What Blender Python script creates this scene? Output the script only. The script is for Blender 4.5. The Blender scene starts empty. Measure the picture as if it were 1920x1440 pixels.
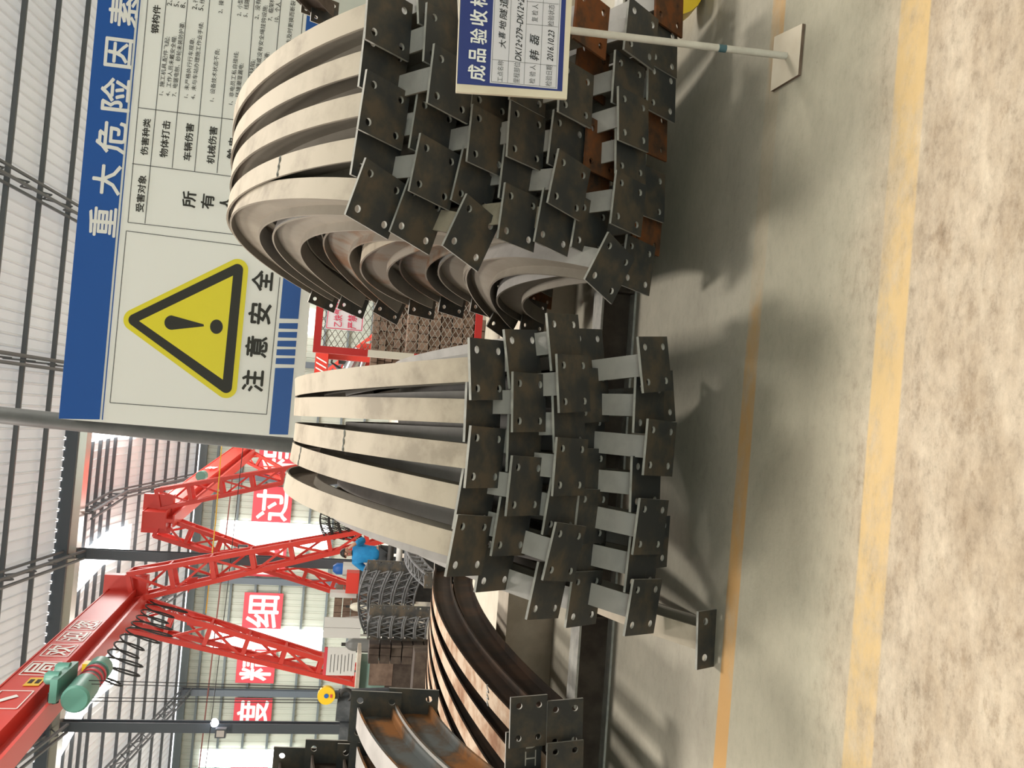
import bpy, bmesh, math, random
from mathutils import Vector, Matrix
random.seed(7)
C = bpy.context.scene.collection
SC = bpy.context.scene
R = math.radians
# ------------------------------------------------------------------ camera
F = 1609.0                                  # focal length in pixels of the 1920x1440 frame
CAM = Vector((0, 0, 1.5))
PITCH, YAW, ROLL = R(10), R(3), R(4.6)      # phone held upright, so its frame lies on its side
fw = Vector((math.sin(YAW)*math.cos(PITCH), math.cos(YAW)*math.cos(PITCH), -math.sin(PITCH)))
rt = Vector((math.cos(YAW), -math.sin(YAW), 0))
dn = fw.cross(rt)
if dn.z > 0: dn = -dn
IX = math.cos(ROLL)*dn + math.sin(ROLL)*rt
IY = math.sin(ROLL)*dn - math.cos(ROLL)*rt
cd = bpy.data.cameras.new('camera'); cam = bpy.data.objects.new('camera', cd); C.objects.link(cam)
cd.sensor_fit = 'HORIZONTAL'; cd.sensor_width = 36.0; cd.lens = 36.0*F/1920.0
cd.clip_start = 0.05; cd.clip_end = 300
cam.matrix_world = Matrix(((IX.x, -IY.x, -fw.x, CAM.x), (IX.y, -IY.y, -fw.y, CAM.y), (IX.z, -IY.z, -fw.z, CAM.z), (0, 0, 0, 1)))
SC.camera = cam
# ------------------------------------------------------------------ world, lights, exposure
W = bpy.data.worlds.new('world'); SC.world = W; W.use_nodes = True
W.node_tree.nodes['Background'].inputs[0].default_value = (0.95, 0.97, 1.0, 1)
W.node_tree.nodes['Background'].inputs[1].default_value = 1.5
SC.view_settings.view_transform = 'Standard'; SC.view_settings.look = 'None'
SC.view_settings.exposure = 0.18; SC.view_settings.gamma = 1.0; SC.view_settings.use_curve_mapping = False
def area(name, loc, sx, sy, power, rot=(0, 0, 0), col=(1, .97, .92)):
    l = bpy.data.lights.new(name, 'AREA'); l.shape = 'RECTANGLE'; l.size = sx; l.size_y = sy
    l.energy = power; l.color = col
    o = bpy.data.objects.new(name, l); C.objects.link(o); o.location = loc; o.rotation_euler = rot
    return o
SKY_X = (-14.2, -9.6, -5.0, -0.7, 3.8, 8.4)
for x in SKY_X:                              # daylight through the roof light strips of the near bay
    area('skylight_daylight', (x, 8.3, 10.2), 1.1, 2.8, 590, (0, 0, 0), (1, .95, .86))
for x in SKY_X:                              # and of the far bay
    area('skylight_daylight', (x, 32.5, 8.7), 1.1, 11.0, 780)
area('front_fill', (1.0, -5.85, 2.1), 12.0, 3.8, 640, (R(90), 0, R(180)), (.84, .93, 1))   # unseen fill added behind the camera to brighten the danger board
# ------------------------------------------------------------------ pixel helpers (measuring only)
def ray(x, y): return fw + (x-960)/F*IX + (y-720)/F*IY
def at_d(x, y, d): return CAM + d*ray(x, y)
def at_y(x, y, Y):
    r = ray(x, y); return CAM + r*(Y/r.y)
def at_x(x, y, X):
    r = ray(x, y); return CAM + r*(X/r.x)
def at_z(x, y, z=0.0):
    r = ray(x, y); return CAM + r*((z-CAM.z)/r.z)
# ------------------------------------------------------------------ materials
def mat(name, col, rough=0.6, metal=0.0, col2=None, scale=6.0, lo=.4, hi=.65, bump=0.0, spec=.4, emit=0.0, col3=None, stretch=(1, 1, 1)):
    m = bpy.data.materials.new(name); m.use_nodes = True
    nt = m.node_tree; b = nt.nodes['Principled BSDF']
    b.inputs['Base Color'].default_value = (*col, 1); b.inputs['Roughness'].default_value = rough
    b.inputs['Metallic'].default_value = metal; b.inputs['Specular IOR Level'].default_value = spec
    if emit:
        b.inputs['Emission Color'].default_value = (*col, 1); b.inputs['Emission Strength'].default_value = emit
    if col2 or bump:
        tc = nt.nodes.new('ShaderNodeTexCoord'); mp = nt.nodes.new('ShaderNodeMapping'); mp.inputs['Scale'].default_value = stretch
        oi = nt.nodes.new('ShaderNodeObjectInfo'); ad = nt.nodes.new('ShaderNodeVectorMath'); ad.operation = 'ADD'
        ml = nt.nodes.new('ShaderNodeMath'); ml.operation = 'MULTIPLY'; ml.inputs[1].default_value = 37.0
        nt.links.new(oi.outputs['Random'], ml.inputs[0])
        nt.links.new(tc.outputs['Object'], mp.inputs[0]); nt.links.new(mp.outputs[0], ad.inputs[0]); nt.links.new(ml.outputs[0], ad.inputs[1])
        n = nt.nodes.new('ShaderNodeTexNoise'); n.inputs['Scale'].default_value = scale; n.inputs['Detail'].default_value = 6
        n.inputs['Roughness'].default_value = .62
        nt.links.new(ad.outputs[0], n.inputs['Vector'])
        if col2:
            cr = nt.nodes.new('ShaderNodeValToRGB'); e = cr.color_ramp.elements
            e[0].position = lo; e[0].color = (*col, 1); e[1].position = hi; e[1].color = (*col2, 1)
            if col3:
                k = e.new((lo+hi)/2); k.color = (*col3, 1)
            nt.links.new(n.outputs['Fac'], cr.inputs[0]); nt.links.new(cr.outputs[0], b.inputs['Base Color'])
        if bump:
            bp = nt.nodes.new('ShaderNodeBump'); bp.inputs['Strength'].default_value = bump; bp.inputs['Distance'].default_value = .02
            nt.links.new(n.outputs['Fac'], bp.inputs['Height']); nt.links.new(bp.outputs[0], b.inputs['Normal'])
    return m
M = dict(
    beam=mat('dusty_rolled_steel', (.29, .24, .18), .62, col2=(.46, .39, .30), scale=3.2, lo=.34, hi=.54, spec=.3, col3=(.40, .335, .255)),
    beam_low=mat('greyer_rolled_steel', (.35, .325, .305), .62, col2=(.44, .41, .385), scale=5, lo=.36, hi=.6, spec=.3),  # greyer flange tone for the lower rows and the left-edge ribs
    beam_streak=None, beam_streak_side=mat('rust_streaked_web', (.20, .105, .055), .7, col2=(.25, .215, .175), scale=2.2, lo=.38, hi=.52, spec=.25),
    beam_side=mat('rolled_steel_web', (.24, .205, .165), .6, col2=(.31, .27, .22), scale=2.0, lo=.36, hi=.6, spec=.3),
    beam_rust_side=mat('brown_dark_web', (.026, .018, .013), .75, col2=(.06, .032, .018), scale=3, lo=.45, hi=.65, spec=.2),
    under=mat('shaded_mill_scale', (.075, .066, .056), .6, col2=(.11, .095, .075), scale=3),  # undusted downward faces, with the shade under the ribs painted into the colour
    beam_brown_side=None, rustbrown_side=None,
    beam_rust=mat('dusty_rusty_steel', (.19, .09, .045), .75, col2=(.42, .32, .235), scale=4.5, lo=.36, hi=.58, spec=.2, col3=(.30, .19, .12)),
    beam_brown=mat('brown_rusting_steel', (.30, .13, .045), .75, col2=(.14, .15, .15), scale=3.0, lo=.40, hi=.60, spec=.25, col3=(.12, .085, .06)),
    plate=mat('dark_mill_scale_plate', (.036, .037, .038), .55, col2=(.085, .066, .048), scale=7, lo=.42, hi=.62, spec=.35, col3=(.055, .050, .043)),
    plate_rust=mat('rusty_plate', (.17, .06, .022), .8, col2=(.055, .035, .024), scale=9, lo=.42, hi=.66, spec=.15, col3=(.11, .05, .025)),
    cut=mat('lit_cut_edge', (.46, .44, .40), .6, col2=(.32, .31, .29), scale=14, spec=.35),  # cut steel; plate edges coloured bright as if lit from above
    weld=mat('weld_bead', (.16, .16, .15), .5, col2=(.4, .4, .38), scale=40),
    dark=mat('dark_steel', (.020, .020, .021), .6, col2=(.04, .036, .032), scale=5),
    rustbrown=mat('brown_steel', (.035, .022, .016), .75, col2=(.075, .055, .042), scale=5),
    concrete=mat('concrete_kerb', (.42, .36, .29), .85, col2=(.55, .48, .40), scale=4, bump=.1, spec=.2),
    white=mat('sign_white', (.93, .94, .92), .35, spec=.4),
    blue=mat('sign_blue', (.018, .10, .40), .35, spec=.4),
    navy=mat('sign_navy', (.016, .032, .20), .4, spec=.35),
    yellow=mat('sign_yellow', (.86, .76, .035), .4),
    ink=mat('sign_black', (.03, .028, .022), .5),
    greyink=mat('line_grey', (.10, .10, .10), .5),
    pen=mat('marker_ink', (.012, .012, .014), .5),
    paper=mat('paper_lilac_white', (.69, .67, .73), .5),
    cream=mat('cream_board', (.72, .62, .48), .5, col2=(.80, .72, .58), scale=3),
    letterwhite=mat('lettering_white', (.86, .86, .84), .4),
    post=mat('grey_painted_steel', (.115, .12, .122), .45, col2=(.15, .155, .155), scale=3),
    pole=mat('white_painted_pole', (.62, .58, .52), .35, col2=(.52, .48, .43), scale=9, spec=.5),
    tape=mat('blue_green_tape', (.06, .13, .16), .5),
    red=mat('crane_red', (.64, .045, .030), .4, spec=.5),
    redsign=mat('banner_red', (.58, .055, .075), .5),
    redgate=mat('gate_red', (.42, .012, .012), .4, spec=.5),
    gatewhite=mat('gate_white', (.62, .60, .54), .5),
    wallm=mat('wall_sheet', (.40, .43, .37), .5, col2=(.44, .47, .405), scale=.4, spec=.4),
    roofm=mat('roof_sheet', (.66, .66, .64), .5, col2=(.60, .60, .59), scale=.3, spec=.4),
    purlin=mat('purlin_grey', (.12, .135, .148), .5),
    girt=mat('girt_grey', (.13, .16, .17), .5),
    column=mat('column_bluegrey', (.085, .105, .125), .45),
    gutter=mat('galvanised_gutter', (.62, .61, .58), .25, metal=.8),
    teal=mat('hoist_teal', (.10, .27, .22), .4, spec=.5),
    hook=mat('hook_yellow', (.80, .52, .02), .4, spec=.5),
    cable=mat('black_cable', (.018, .018, .018), .6),
    rebar=mat('grey_rebar', (.085, .088, .092), .5, col2=(.14, .14, .145), scale=6, spec=.5),
    skin=mat('skin', (.42, .22, .15), .6), hair=mat('black_hair', (.012, .011, .010), .6),
    jacket=mat('blue_jacket', (.008, .17, .40), .7, col2=(.012, .22, .48), scale=9), trousers=mat('dark_trousers', (.03, .033, .036), .8),
    panel=mat('pale_panel', (.60, .59, .57), .5), bottle=mat('cylinder_grey', (.16, .16, .155), .4), bottlew=mat('cylinder_cream', (.62, .58, .48), .4),
    brown=mat('stacked_rusty_pieces', (.13, .085, .062), .85, col2=(.22, .15, .11), scale=5),
    green=mat('machine_green', (.22, .34, .29), .5), green_pipe=mat('green_pipe', (.01, .25, .17), .4), pink=mat('pink_pipe', (.45, .20, .20), .5),
    window=mat('daylight_panel', (1, 1, 1), .5, emit=3.2), sky=mat('roof_light_panel', (1, 1, 1), .5, emit=6.0), leak=mat('daylight_gap', (1, 1, 1), .5, emit=2.2),
    lamp=mat('lit_lamp', (.93, .93, 1), .5, emit=6.0), chrome=mat('chrome', (.6, .62, .64), .2, metal=.9),
    notice=mat('notice_white', (.80, .76, .84), .5), pinkink=mat('notice_pink', (.70, .05, .12), .5), mesh=mat('mesh_wire', (.20, .19, .165), .5, metal=.3),
    rustpipe=mat('faded_rust_paint', (.20, .075, .065), .6), tarp=mat('black_tarpaulin', (.035, .040, .046), .5, col2=(.075, .082, .09), scale=6, bump=.5, spec=.5),
    glass=mat('dark_glass', (.03, .035, .04), .1), orange=mat('yellow_emblem', (.80, .50, .03), .5), royal=mat('blue_plastic', (.02, .12, .42), .4),
)
def translucent_roof(m, f):
    nt = m.node_tree; b = nt.nodes['Principled BSDF']; out = nt.nodes['Material Output']
    t = nt.nodes.new('ShaderNodeBsdfTranslucent'); t.inputs[0].default_value = (.92, .94, .95, 1)
    mx = nt.nodes.new('ShaderNodeMixShader'); mx.inputs[0].default_value = f
    nt.links.new(b.outputs[0], mx.inputs[1]); nt.links.new(t.outputs[0], mx.inputs[2]); nt.links.new(mx.outputs[0], out.inputs[0])
translucent_roof(M['roofm'], .17)              # translucency added so the underside of the roof looks brighter
M['beam_streak'] = M['beam']; M['beam_low_side'] = M['beam_side']; M['beam_brown_side'] = M['beam_brown']; M['rustbrown_side'] = M['rustbrown']
# ------------------------------------------------------------------ mesh helpers
class MB:
    def __init__(s): s.v = []; s.f = []; s.m = []
    def add(s, vs, fs, mi=0):
        b = len(s.v); s.v += [tuple(v) for v in vs]; s.f += [tuple(b+i for i in f) for f in fs]; s.m += [mi]*len(fs); return s
    def box(s, c, size, mi=0, rot=None):
        hx, hy, hz = [q/2 for q in size]; c = Vector(c)
        vs = [Vector((x, y, z)) for x in (-hx, hx) for y in (-hy, hy) for z in (-hz, hz)]
        if rot: vs = [rot @ v for v in vs]
        return s.add([v+c for v in vs], [(0, 1, 3, 2), (4, 6, 7, 5), (0, 4, 5, 1), (2, 3, 7, 6), (0, 2, 6, 4), (1, 5, 7, 3)], mi)
    def bar(s, p, q, w, h, mi=0, up=Vector((0, 0, 1))):
        p = Vector(p); q = Vector(q); d = (q-p).normalized(); x = d.cross(up)
        if x.length < 1e-4: x = d.cross(Vector((1, 0, 0)))
        x.normalize(); z = x.cross(d)
        vs = [e + x*a*w/2 + z*b*h/2 for e in (p, q) for a, b in ((-1, -1), (1, -1), (1, 1), (-1, 1))]
        return s.add(vs, [(3, 2, 1, 0), (4, 5, 6, 7), (0, 1, 5, 4), (1, 2, 6, 5), (2, 3, 7, 6), (3, 0, 4, 7)], mi)
    def tube(s, pts, r, n=8, mi=0, caps=True):
        pts = [Vector(p) for p in pts]; rs = r if isinstance(r, (list, tuple)) else [r]*len(pts); ref = None; rings = []
        for i, p in enumerate(pts):
            d = (pts[min(i+1, len(pts)-1)] - pts[max(i-1, 0)]).normalized()
            if ref is None:
                ref = d.cross(Vector((0, 0, 1)))
                if ref.length < 1e-3: ref = d.cross(Vector((1, 0, 0)))
            x = (ref - d*ref.dot(d)).normalized(); ref = x; y = d.cross(x)
            rings.append([p + (x*math.cos(2*math.pi*k/n) + y*math.sin(2*math.pi*k/n))*rs[i] for k in range(n)])
        vs = [v for rg in rings for v in rg]; fs = []
        for i in range(len(pts)-1):
            for k in range(n): fs.append((i*n+k, i*n+(k+1) % n, (i+1)*n+(k+1) % n, (i+1)*n+k))
        if caps: fs.append(tuple(range(n))[::-1]); fs.append(tuple((len(pts)-1)*n+k for k in range(n)))
        return s.add(vs, fs, mi)
    def prism(s, poly, depth, fn, mi=0):
        """extrude a 2-D polygon (a, b) by depth c through fn(a, b, c) -> point"""
        n = len(poly)
        vs = [fn(a, b, 0) for a, b in poly] + [fn(a, b, depth) for a, b in poly]
        return s.add(vs, [tuple(range(n))[::-1], tuple(range(n, 2*n))] + [(i, (i+1) % n, n+(i+1) % n, n+i) for i in range(n)], mi)
    def data(s, name, mats, smooth=False):
        me = bpy.data.meshes.new(name); me.from_pydata(s.v, [], s.f)
        for m in (mats if isinstance(mats, (list, tuple)) else [mats]): me.materials.append(m)
        me.polygons.foreach_set('material_index', s.m)
        bm = bmesh.new(); bm.from_mesh(me); bmesh.ops.recalc_face_normals(bm, faces=bm.faces); bm.to_mesh(me); bm.free()
        if smooth:
            me.polygons.foreach_set('use_smooth', [True]*len(me.polygons))
            try: me.set_sharp_from_angle(angle=R(38))
            except Exception: pass
        me.update(); return me
    def build(s, name, mats, parent=None, smooth=False):
        return link(name, s.data(name, mats, smooth), parent)
def link(name, me, parent=None, loc=None):
    o = bpy.data.objects.new(name, me); C.objects.link(o)
    if parent: o.parent = parent
    if loc is not None: o.location = loc
    return o
def tag(o, label=None, cat=None, group=None, kind=None):
    if label: o['label'] = label
    if cat: o['category'] = cat
    if group: o['group'] = group
    if kind: o['kind'] = kind
    return o
def thing(name, label, cat, loc=(0, 0, 0), group=None):
    o = link(name, None); o.empty_display_size = .1; o.location = loc
    return tag(o, label, cat, group)
def rel(o, p): return Vector(p) - Vector(o.location)
def struct(o): o['kind'] = 'structure'; return o
# ------------------------------------------------------------------ flat graphics on a plane
class Board:
    """an upright plane at distance Y; graphics are measured in pixels and laid on it in metres, origin o"""
    def __init__(s, Y, parent): s.Y = Y; s.p = parent; s.o = Vector(parent.location)
    def P(s, q, eps=0.0): return at_y(q[0], q[1], s.Y) + Vector((0, -eps, 0)) - s.o
    def poly(s, mb, pts, eps, mi=0, n=0):
        return mb.add([s.P(q, eps) for q in pts], [tuple(range(len(pts)))], mi)
    def line(s, mb, a, b, w, eps, mi=0):
        A = s.P(a, eps); B = s.P(b, eps); d = (B-A).normalized(); nrm = Vector((-d.z, 0, d.x))*w/2
        return mb.add([A+nrm, B+nrm, B-nrm, A-nrm], [(0, 1, 2, 3)], mi)
_tc = {}
def glyphs(text, bold=0.0):
    k = (text, bold)
    if k not in _tc:
        cu = bpy.data.curves.new('txt', 'FONT'); cu.body = text; cu.resolution_u = 2; cu.offset = bold
        ob = bpy.data.objects.new('txt', cu); C.objects.link(ob)
        me = bpy.data.meshes.new_from_object(ob.evaluated_get(bpy.context.evaluated_depsgraph_get()))
        vs = [(v.co.x, v.co.y) for v in me.vertices]; fs = [tuple(p.vertices) for p in me.polygons]
        bpy.data.objects.remove(ob); bpy.data.curves.remove(cu); bpy.data.meshes.remove(me)
        _tc[k] = (vs, fs)
    return _tc[k]
def put_text(mb, text, org, ux, uz, w, h, bold=0.0, mi=0, slant=0.0):
    """fit text into the parallelogram org + a*ux*w + b*uz*h"""
    vs, fs = glyphs(text); b = max(bold, 0.0)*1.1
    x0 = min(v[0] for v in vs); x1 = max(v[0] for v in vs); y0 = min(v[1] for v in vs); y1 = max(v[1] for v in vs)
    nx = ux.cross(uz).normalized()
    for i, (dx, dy) in enumerate(((0, 0), (b, 0), (-b, 0), (0, b), (0, -b)) if b > .003 else ((0, 0),)):
        o_ = org + ux*(dx*w/(x1-x0)) + uz*(dy*h/(y1-y0)) + nx*(.00012*i)
        mb.add([o_ + ux*((x-x0)/(x1-x0)*w + slant*(y-y0)/(y1-y0)*h) + uz*((y-y0)/(y1-y0)*h) for x, y in vs], fs, mi)
def text_px(bd, mb, text, x0, x1, ya, yb, eps, bold=0.0, slope=-.08, mi=0, slant=0.0):
    """x0/x1 top and bottom of the line at its left end, ya left end (larger y), yb right end"""
    bl = bd.P((x1, ya), eps); tl = bd.P((x0, ya), eps); br = bd.P((x1 + (yb-ya)*slope, yb), eps)
    ux = br-bl; w = ux.length; ux.normalize(); uz = Vector((-ux.z, 0, ux.x)); h = (tl-bl).length
    put_text(mb, text, bl, ux, uz, w, h, bold, mi, slant)
# ------------------------------------------------------------------ floor
def make_floor():
    m = bpy.data.materials.new('worn_concrete_floor'); m.use_nodes = True; nt = m.node_tree; L = nt.links
    b = nt.nodes['Principled BSDF']; N = nt.nodes.new
    tc = N('ShaderNodeTexCoord'); sp = N('ShaderNodeSeparateXYZ'); L.new(tc.outputs['Object'], sp.inputs[0])
    def math_(op, a, bb=None, c=None, clamp=False):
        n = N('ShaderNodeMath'); n.operation = op; n.use_clamp = clamp
        for i, q in enumerate((a, bb, c)):
            if q is None: continue
            if isinstance(q, (int, float)): n.inputs[i].default_value = q
            else: L.new(q, n.inputs[i])
        return n.outputs[0]
    def noise(scale, detail=6, rough=.6, stretch=(1, 1, 1), off=0):
        mp = N('ShaderNodeMapping'); mp.inputs['Scale'].default_value = stretch; mp.inputs['Location'].default_value = (off, off, off)
        L.new(tc.outputs['Object'], mp.inputs[0])
        n = N('ShaderNodeTexNoise'); n.inputs['Scale'].default_value = scale; n.inputs['Detail'].default_value = detail; n.inputs['Roughness'].default_value = rough
        L.new(mp.outputs[0], n.inputs['Vector']); return n.outputs['Fac']
    def ramp(f, stops):
        r = N('ShaderNodeValToRGB'); e = r.color_ramp.elements
        e[0].position, e[0].color = stops[0][0], (*stops[0][1], 1); e[1].position, e[1].color = stops[-1][0], (*stops[-1][1], 1)
        for p, c in stops[1:-1]:
            k = e.new(p); k.color = (*c, 1)
        L.new(f, r.inputs[0]); return r.outputs[0]
    def mix(f, a, c):
        n = N('ShaderNodeMix'); n.data_type = 'RGBA'
        if isinstance(f, (int, float)): n.inputs[0].default_value = f
        else: L.new(f, n.inputs[0])
        for s_, q in ((6, a), (7, c)):
            if isinstance(q, tuple): n.inputs[s_].default_value = (*q, 1)
            else: L.new(q, n.inputs[s_])
        return n.outputs[2]
    def sstep(v, a, c):
        n = N('ShaderNodeMapRange'); n.interpolation_type = 'SMOOTHSTEP'; L.new(v, n.inputs[0])
        n.inputs[1].default_value = a; n.inputs[2].default_value = c; return n.outputs[0]
    rough_zone = ramp(noise(4.6, 10, .72, (.55, 1, 1)), [(.30, (.36, .285, .205)), (.44, (.44, .36, .27)), (.54, (.50, .42, .325)), (.68, (.60, .52, .41))])
    smooth_zone = ramp(noise(1.1, 7, .55, (.7, 1, 1), 4), [(.30, (.40, .365, .28)), (.5, (.455, .42, .325)), (.7, (.52, .475, .375))])
    inner = ramp(noise(1.6, 6, .6, (1, 1, 1), 9), [(.3, (.36, .33, .27)), (.7, (.48, .44, .36))])
    grain = ramp(noise(22, 9, .78, (.7, 1, 1), 31), [(.34, (.62, .60, .57)), (.47, (.93, .92, .91)), (.58, (1.06, 1.05, 1.03)), (.68, (1.18, 1.17, 1.15))])
    blot = ramp(noise(7.5, 10, .80, (.6, 1, 1), 44), [(.36, (.66, .60, .54)), (.46, (.95, .93, .91)), (.60, (1.08, 1.07, 1.06))])
    yv = math_('ADD', sp.outputs[1], math_('MULTIPLY', sp.outputs[0], .048))
    wob = math_('MULTIPLY', math_('SUBTRACT', noise(2.5, 4), .5), .35)
    y2 = math_('ADD', yv, wob)
    col = mix(sstep(y2, 2.12, 2.62), rough_zone, smooth_zone)
    col = mix(sstep(yv, 3.0, 3.4), col, inner)
    def mul(a, c, f):
        n = N('ShaderNodeMix'); n.data_type = 'RGBA'; n.blend_type = 'MULTIPLY'
        if isinstance(f, (int, float)): n.inputs[0].default_value = f
        else: L.new(f, n.inputs[0])
        L.new(a, n.inputs[6]); L.new(c, n.inputs[7]); return n.outputs[2]
    near = sstep(y2, 2.75, 2.15)
    col = mul(col, grain, math_('ADD', .30, math_('MULTIPLY', near, .55))); col = mul(col, blot, math_('ADD', .12, math_('MULTIPLY', near, .78)))
    # dark scuffs and specks
    sc = sstep(noise(9, 8, .72, (.35, 1.6, 1), 2), .66, .74); zone = sstep(yv, 2.9, 2.3)
    col = mix(math_('MULTIPLY', math_('MULTIPLY', sc, zone), .55), col, (.15, .11, .08))
    sk = sstep(noise(26, 4, .7, (1, 1, 1), 12), .70, .76)
    col = mix(math_('MULTIPLY', sk, .6), col, (.12, .09, .065))
    # two worn painted lines
    fade = noise(2.0, 5, .6, (.5, 1, 1), 21)
    fine = noise(14, 6, .7, (.6, 1, 1), 5)
    def band(c0, hw): return math_('SUBTRACT', sstep(yv, c0-hw-.006, c0-hw+.006), sstep(yv, c0+hw-.006, c0+hw+.006))
    b1 = math_('MULTIPLY', band(3.16, .056), math_('ADD', .10, math_('MULTIPLY', sstep(math_('SUBTRACT', fade, math_('MULTIPLY', sp.outputs[0], .09)), .40, .58), .80)))
    b2 = math_('MULTIPLY', band(2.27, .072), math_('ADD', .20, math_('MULTIPLY', sstep(math_('ADD', math_('MULTIPLY', fade, .6), math_('MULTIPLY', fine, .4)), .42, .58), .62)))
    col = mix(math_('MULTIPLY', b1, .95), col, (.62, .34, .11)); col = mix(b2, col, (.66, .46, .21))
    L.new(col, b.inputs['Base Color']); b.inputs['Roughness'].default_value = .72; b.inputs['Specular IOR Level'].default_value = .25
    bp = N('ShaderNodeBump'); bp.inputs['Strength'].default_value = .25; bp.inputs['Distance'].default_value = .01
    L.new(noise(18, 8, .65, (1, 1, 1), 3), bp.inputs['Height']); L.new(bp.outputs[0], b.inputs['Normal'])
    struct(MB().add([(-24, -6, 0), (18, -6, 0), (18, 42.2, 0), (-24, 42.2, 0)], [(0, 1, 2, 3)]).build('floor', m))
make_floor()
# ------------------------------------------------------------------ building shell
YW, ZE, YV, ZV, YR, ZR = 42.0, 8.57, 25.0, 8.90, 31.0, 9.60
def corrugated(name, m, x0, x1, pitch, prof, fn):
    mb = MB(); xs = []; x = x0
    while x < x1:
        for a, h in prof: xs.append((x + a*pitch, h))
        x += pitch
    vs = []
    for x, h in xs: vs += [fn(x, h, 0), fn(x, h, 1)]
    mb.add(vs, [(2*i, 2*i+2, 2*i+3, 2*i+1) for i in range(len(xs)-1)])
    return struct(mb.build(name, m))
prof = [(0, 0), (.70, 0), (.76, -.045), (.90, -.045), (.96, 0)]
def slope_fn(y0, z0, y1, z1):
    return lambda x, h, t: (x, y0 + (y1-y0)*t, z0 + (z1-z0)*t + h)
NS = .11                                            # near roof slope
corrugated('ceiling', M['roofm'], -24, 18, .27, prof, slope_fn(-6, ZV + NS*31 + .12, YV, ZV + .12))
corrugated('ceiling_far_slope', M['roofm'], -24, 18, .27, prof, slope_fn(YV, ZV+.12, YR, ZR+.12))
corrugated('ceiling_wall_slope', M['roofm'], -24, 18, .27, prof, slope_fn(YR, ZR+.12, YW, ZE+.12))
corrugated('wall_back', M['wallm'], -24, 18, .30, [(0, 0), (.6, 0), (.68, .03), (.92, .03)], lambda x, h, t: (x, YW+.1+h, ZE*t+.0))
struct(MB().add([(-24, -6, 0), (-24, 42, 0), (-24, 42, 8.6), (-24, -6, 12)], [(0, 1, 2, 3)]).build('wall_left', M['wallm']))
struct(MB().add([(-24, -6, 0), (18, -6, 0), (18, -6, 12), (-24, -6, 12)], [(0, 1, 2, 3)]).build('wall_front', M['wallm']))
struct(MB().add([(18, -6, 0), (18, 42, 0), (18, 42, 8.6), (18, -6, 12)], [(0, 1, 2, 3)]).build('wall_right', M['wallm']))
def purlin(Y, z, m='purlin'):
    mb = MB(); mb.box((0, 0, 0), (42, .05, .10)); mb.box((0, .02, -.05), (42, .07, .008))
    o = struct(mb.build('roof_purlin', M[m])); o.location = (-3, Y, z)
n = 0
for k in range(8):
    Y = 23.15 - 1.48*k; purlin(Y, ZV + NS*(YV-Y))
for k in range(4): purlin(YV + .9 + 1.45*k, ZV + (ZR-ZV)*(.9+1.45*k)/(YR-YV))
for k in range(8): purlin(YR + .35 + 1.45*k, ZR + (ZE-ZR)*(.35+1.45*k)/(YW-YR))
for k in range(7):
    o = struct(MB().box((0, 0, 0), (42, .10, .10)).build('wall_girt', M['girt'])); o.location = (-3, YW-.02, 7.75 - 1.1*k)
o = struct(MB().box((0, 0, 0), (42, .18, .32)).build('eave_beam', M['girt'])); o.location = (-3, YW-.1, ZE-.18)
# valley gutter and its lining
mb = MB(); mb.prism([(-.30, .0), (-.22, -.30), (.22, -.30), (.30, .0)], 42, lambda a, b, c: (c-24, YV+a, ZV+b)); struct(mb.build('valley_gutter', M['gutter']))
struct(MB().box((-3, YV-.42, ZV+.02), (42, .12, .34)).build('valley_beam', M['column']))
# daylight showing through the corrugation ends
mb = MB()
for i in range(95): mb.box((-20 + i*.27, YV-.52, ZV+.16), (.08, .02, .05))
struct(mb.build('window_5', M['leak']))
mb = MB()
for i in range(110): mb.box((-22 + i*.24, YW-.25, ZE+.02), (.09, .02, .06))
struct(mb.build('window_6', M['leak']))
def hcol(x, y, h, s, name='steel_column', lean=0.0):
    mb = MB()
    for k in (-1, 1): mb.box((0, k*s*.46, h/2), (s, s*.08, h))
    mb.box((0, 0, h/2), (s*.5, s*.9, h)); mb.box((0, 0, .02), (s*1.5, s*1.5, .04))
    o = struct(mb.build(name, M['column'])); o.location = (x, y, 0); return o
VX = (-13.2, -8.75, -4.18, .95, 6.0)
for x in VX: hcol(x, YV, ZV-.3, .26)
FX = (-18.1, -13.02, -7.9, -3.15, 2.3, 7.4)
for x in FX: hcol(x, YW-.35, ZE-.15, .28)
def truss(x, y0, z0, y1, z1, depth, name='roof_truss'):
    mb = MB(); a = Vector((x, y0, z0)); b = Vector((x, y1, z1)); d = Vector((0, 0, -depth)); nseg = max(4, int((b-a).length/1.0))
    for s in (-.10, .10):
        o_ = Vector((s, 0, 0)); mb.bar(a+o_, b+o_, .05, .07); mb.bar(a+d+o_, b+d+o_, .05, .07)
    for i in range(nseg):
        p = a.lerp(b, i/nseg); q = a.lerp(b, (i+1)/nseg); r = a.lerp(b, (i+.5)/nseg)+d
        mb.tube([p, r, q], .022, 5)
    struct(mb.build(name, M['purlin']))
for x in (-8.75, -4.18, .75, 4.6): truss(x, YV-.2, ZV-.08, 8, ZV-.08+NS*17, .42)
for x in FX[:5]:
    truss(x, YR, ZR-.2, YW-.2, ZE-.2, .40); truss(x, YV, ZV-.15, YR, ZR-.2, .40)
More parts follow.
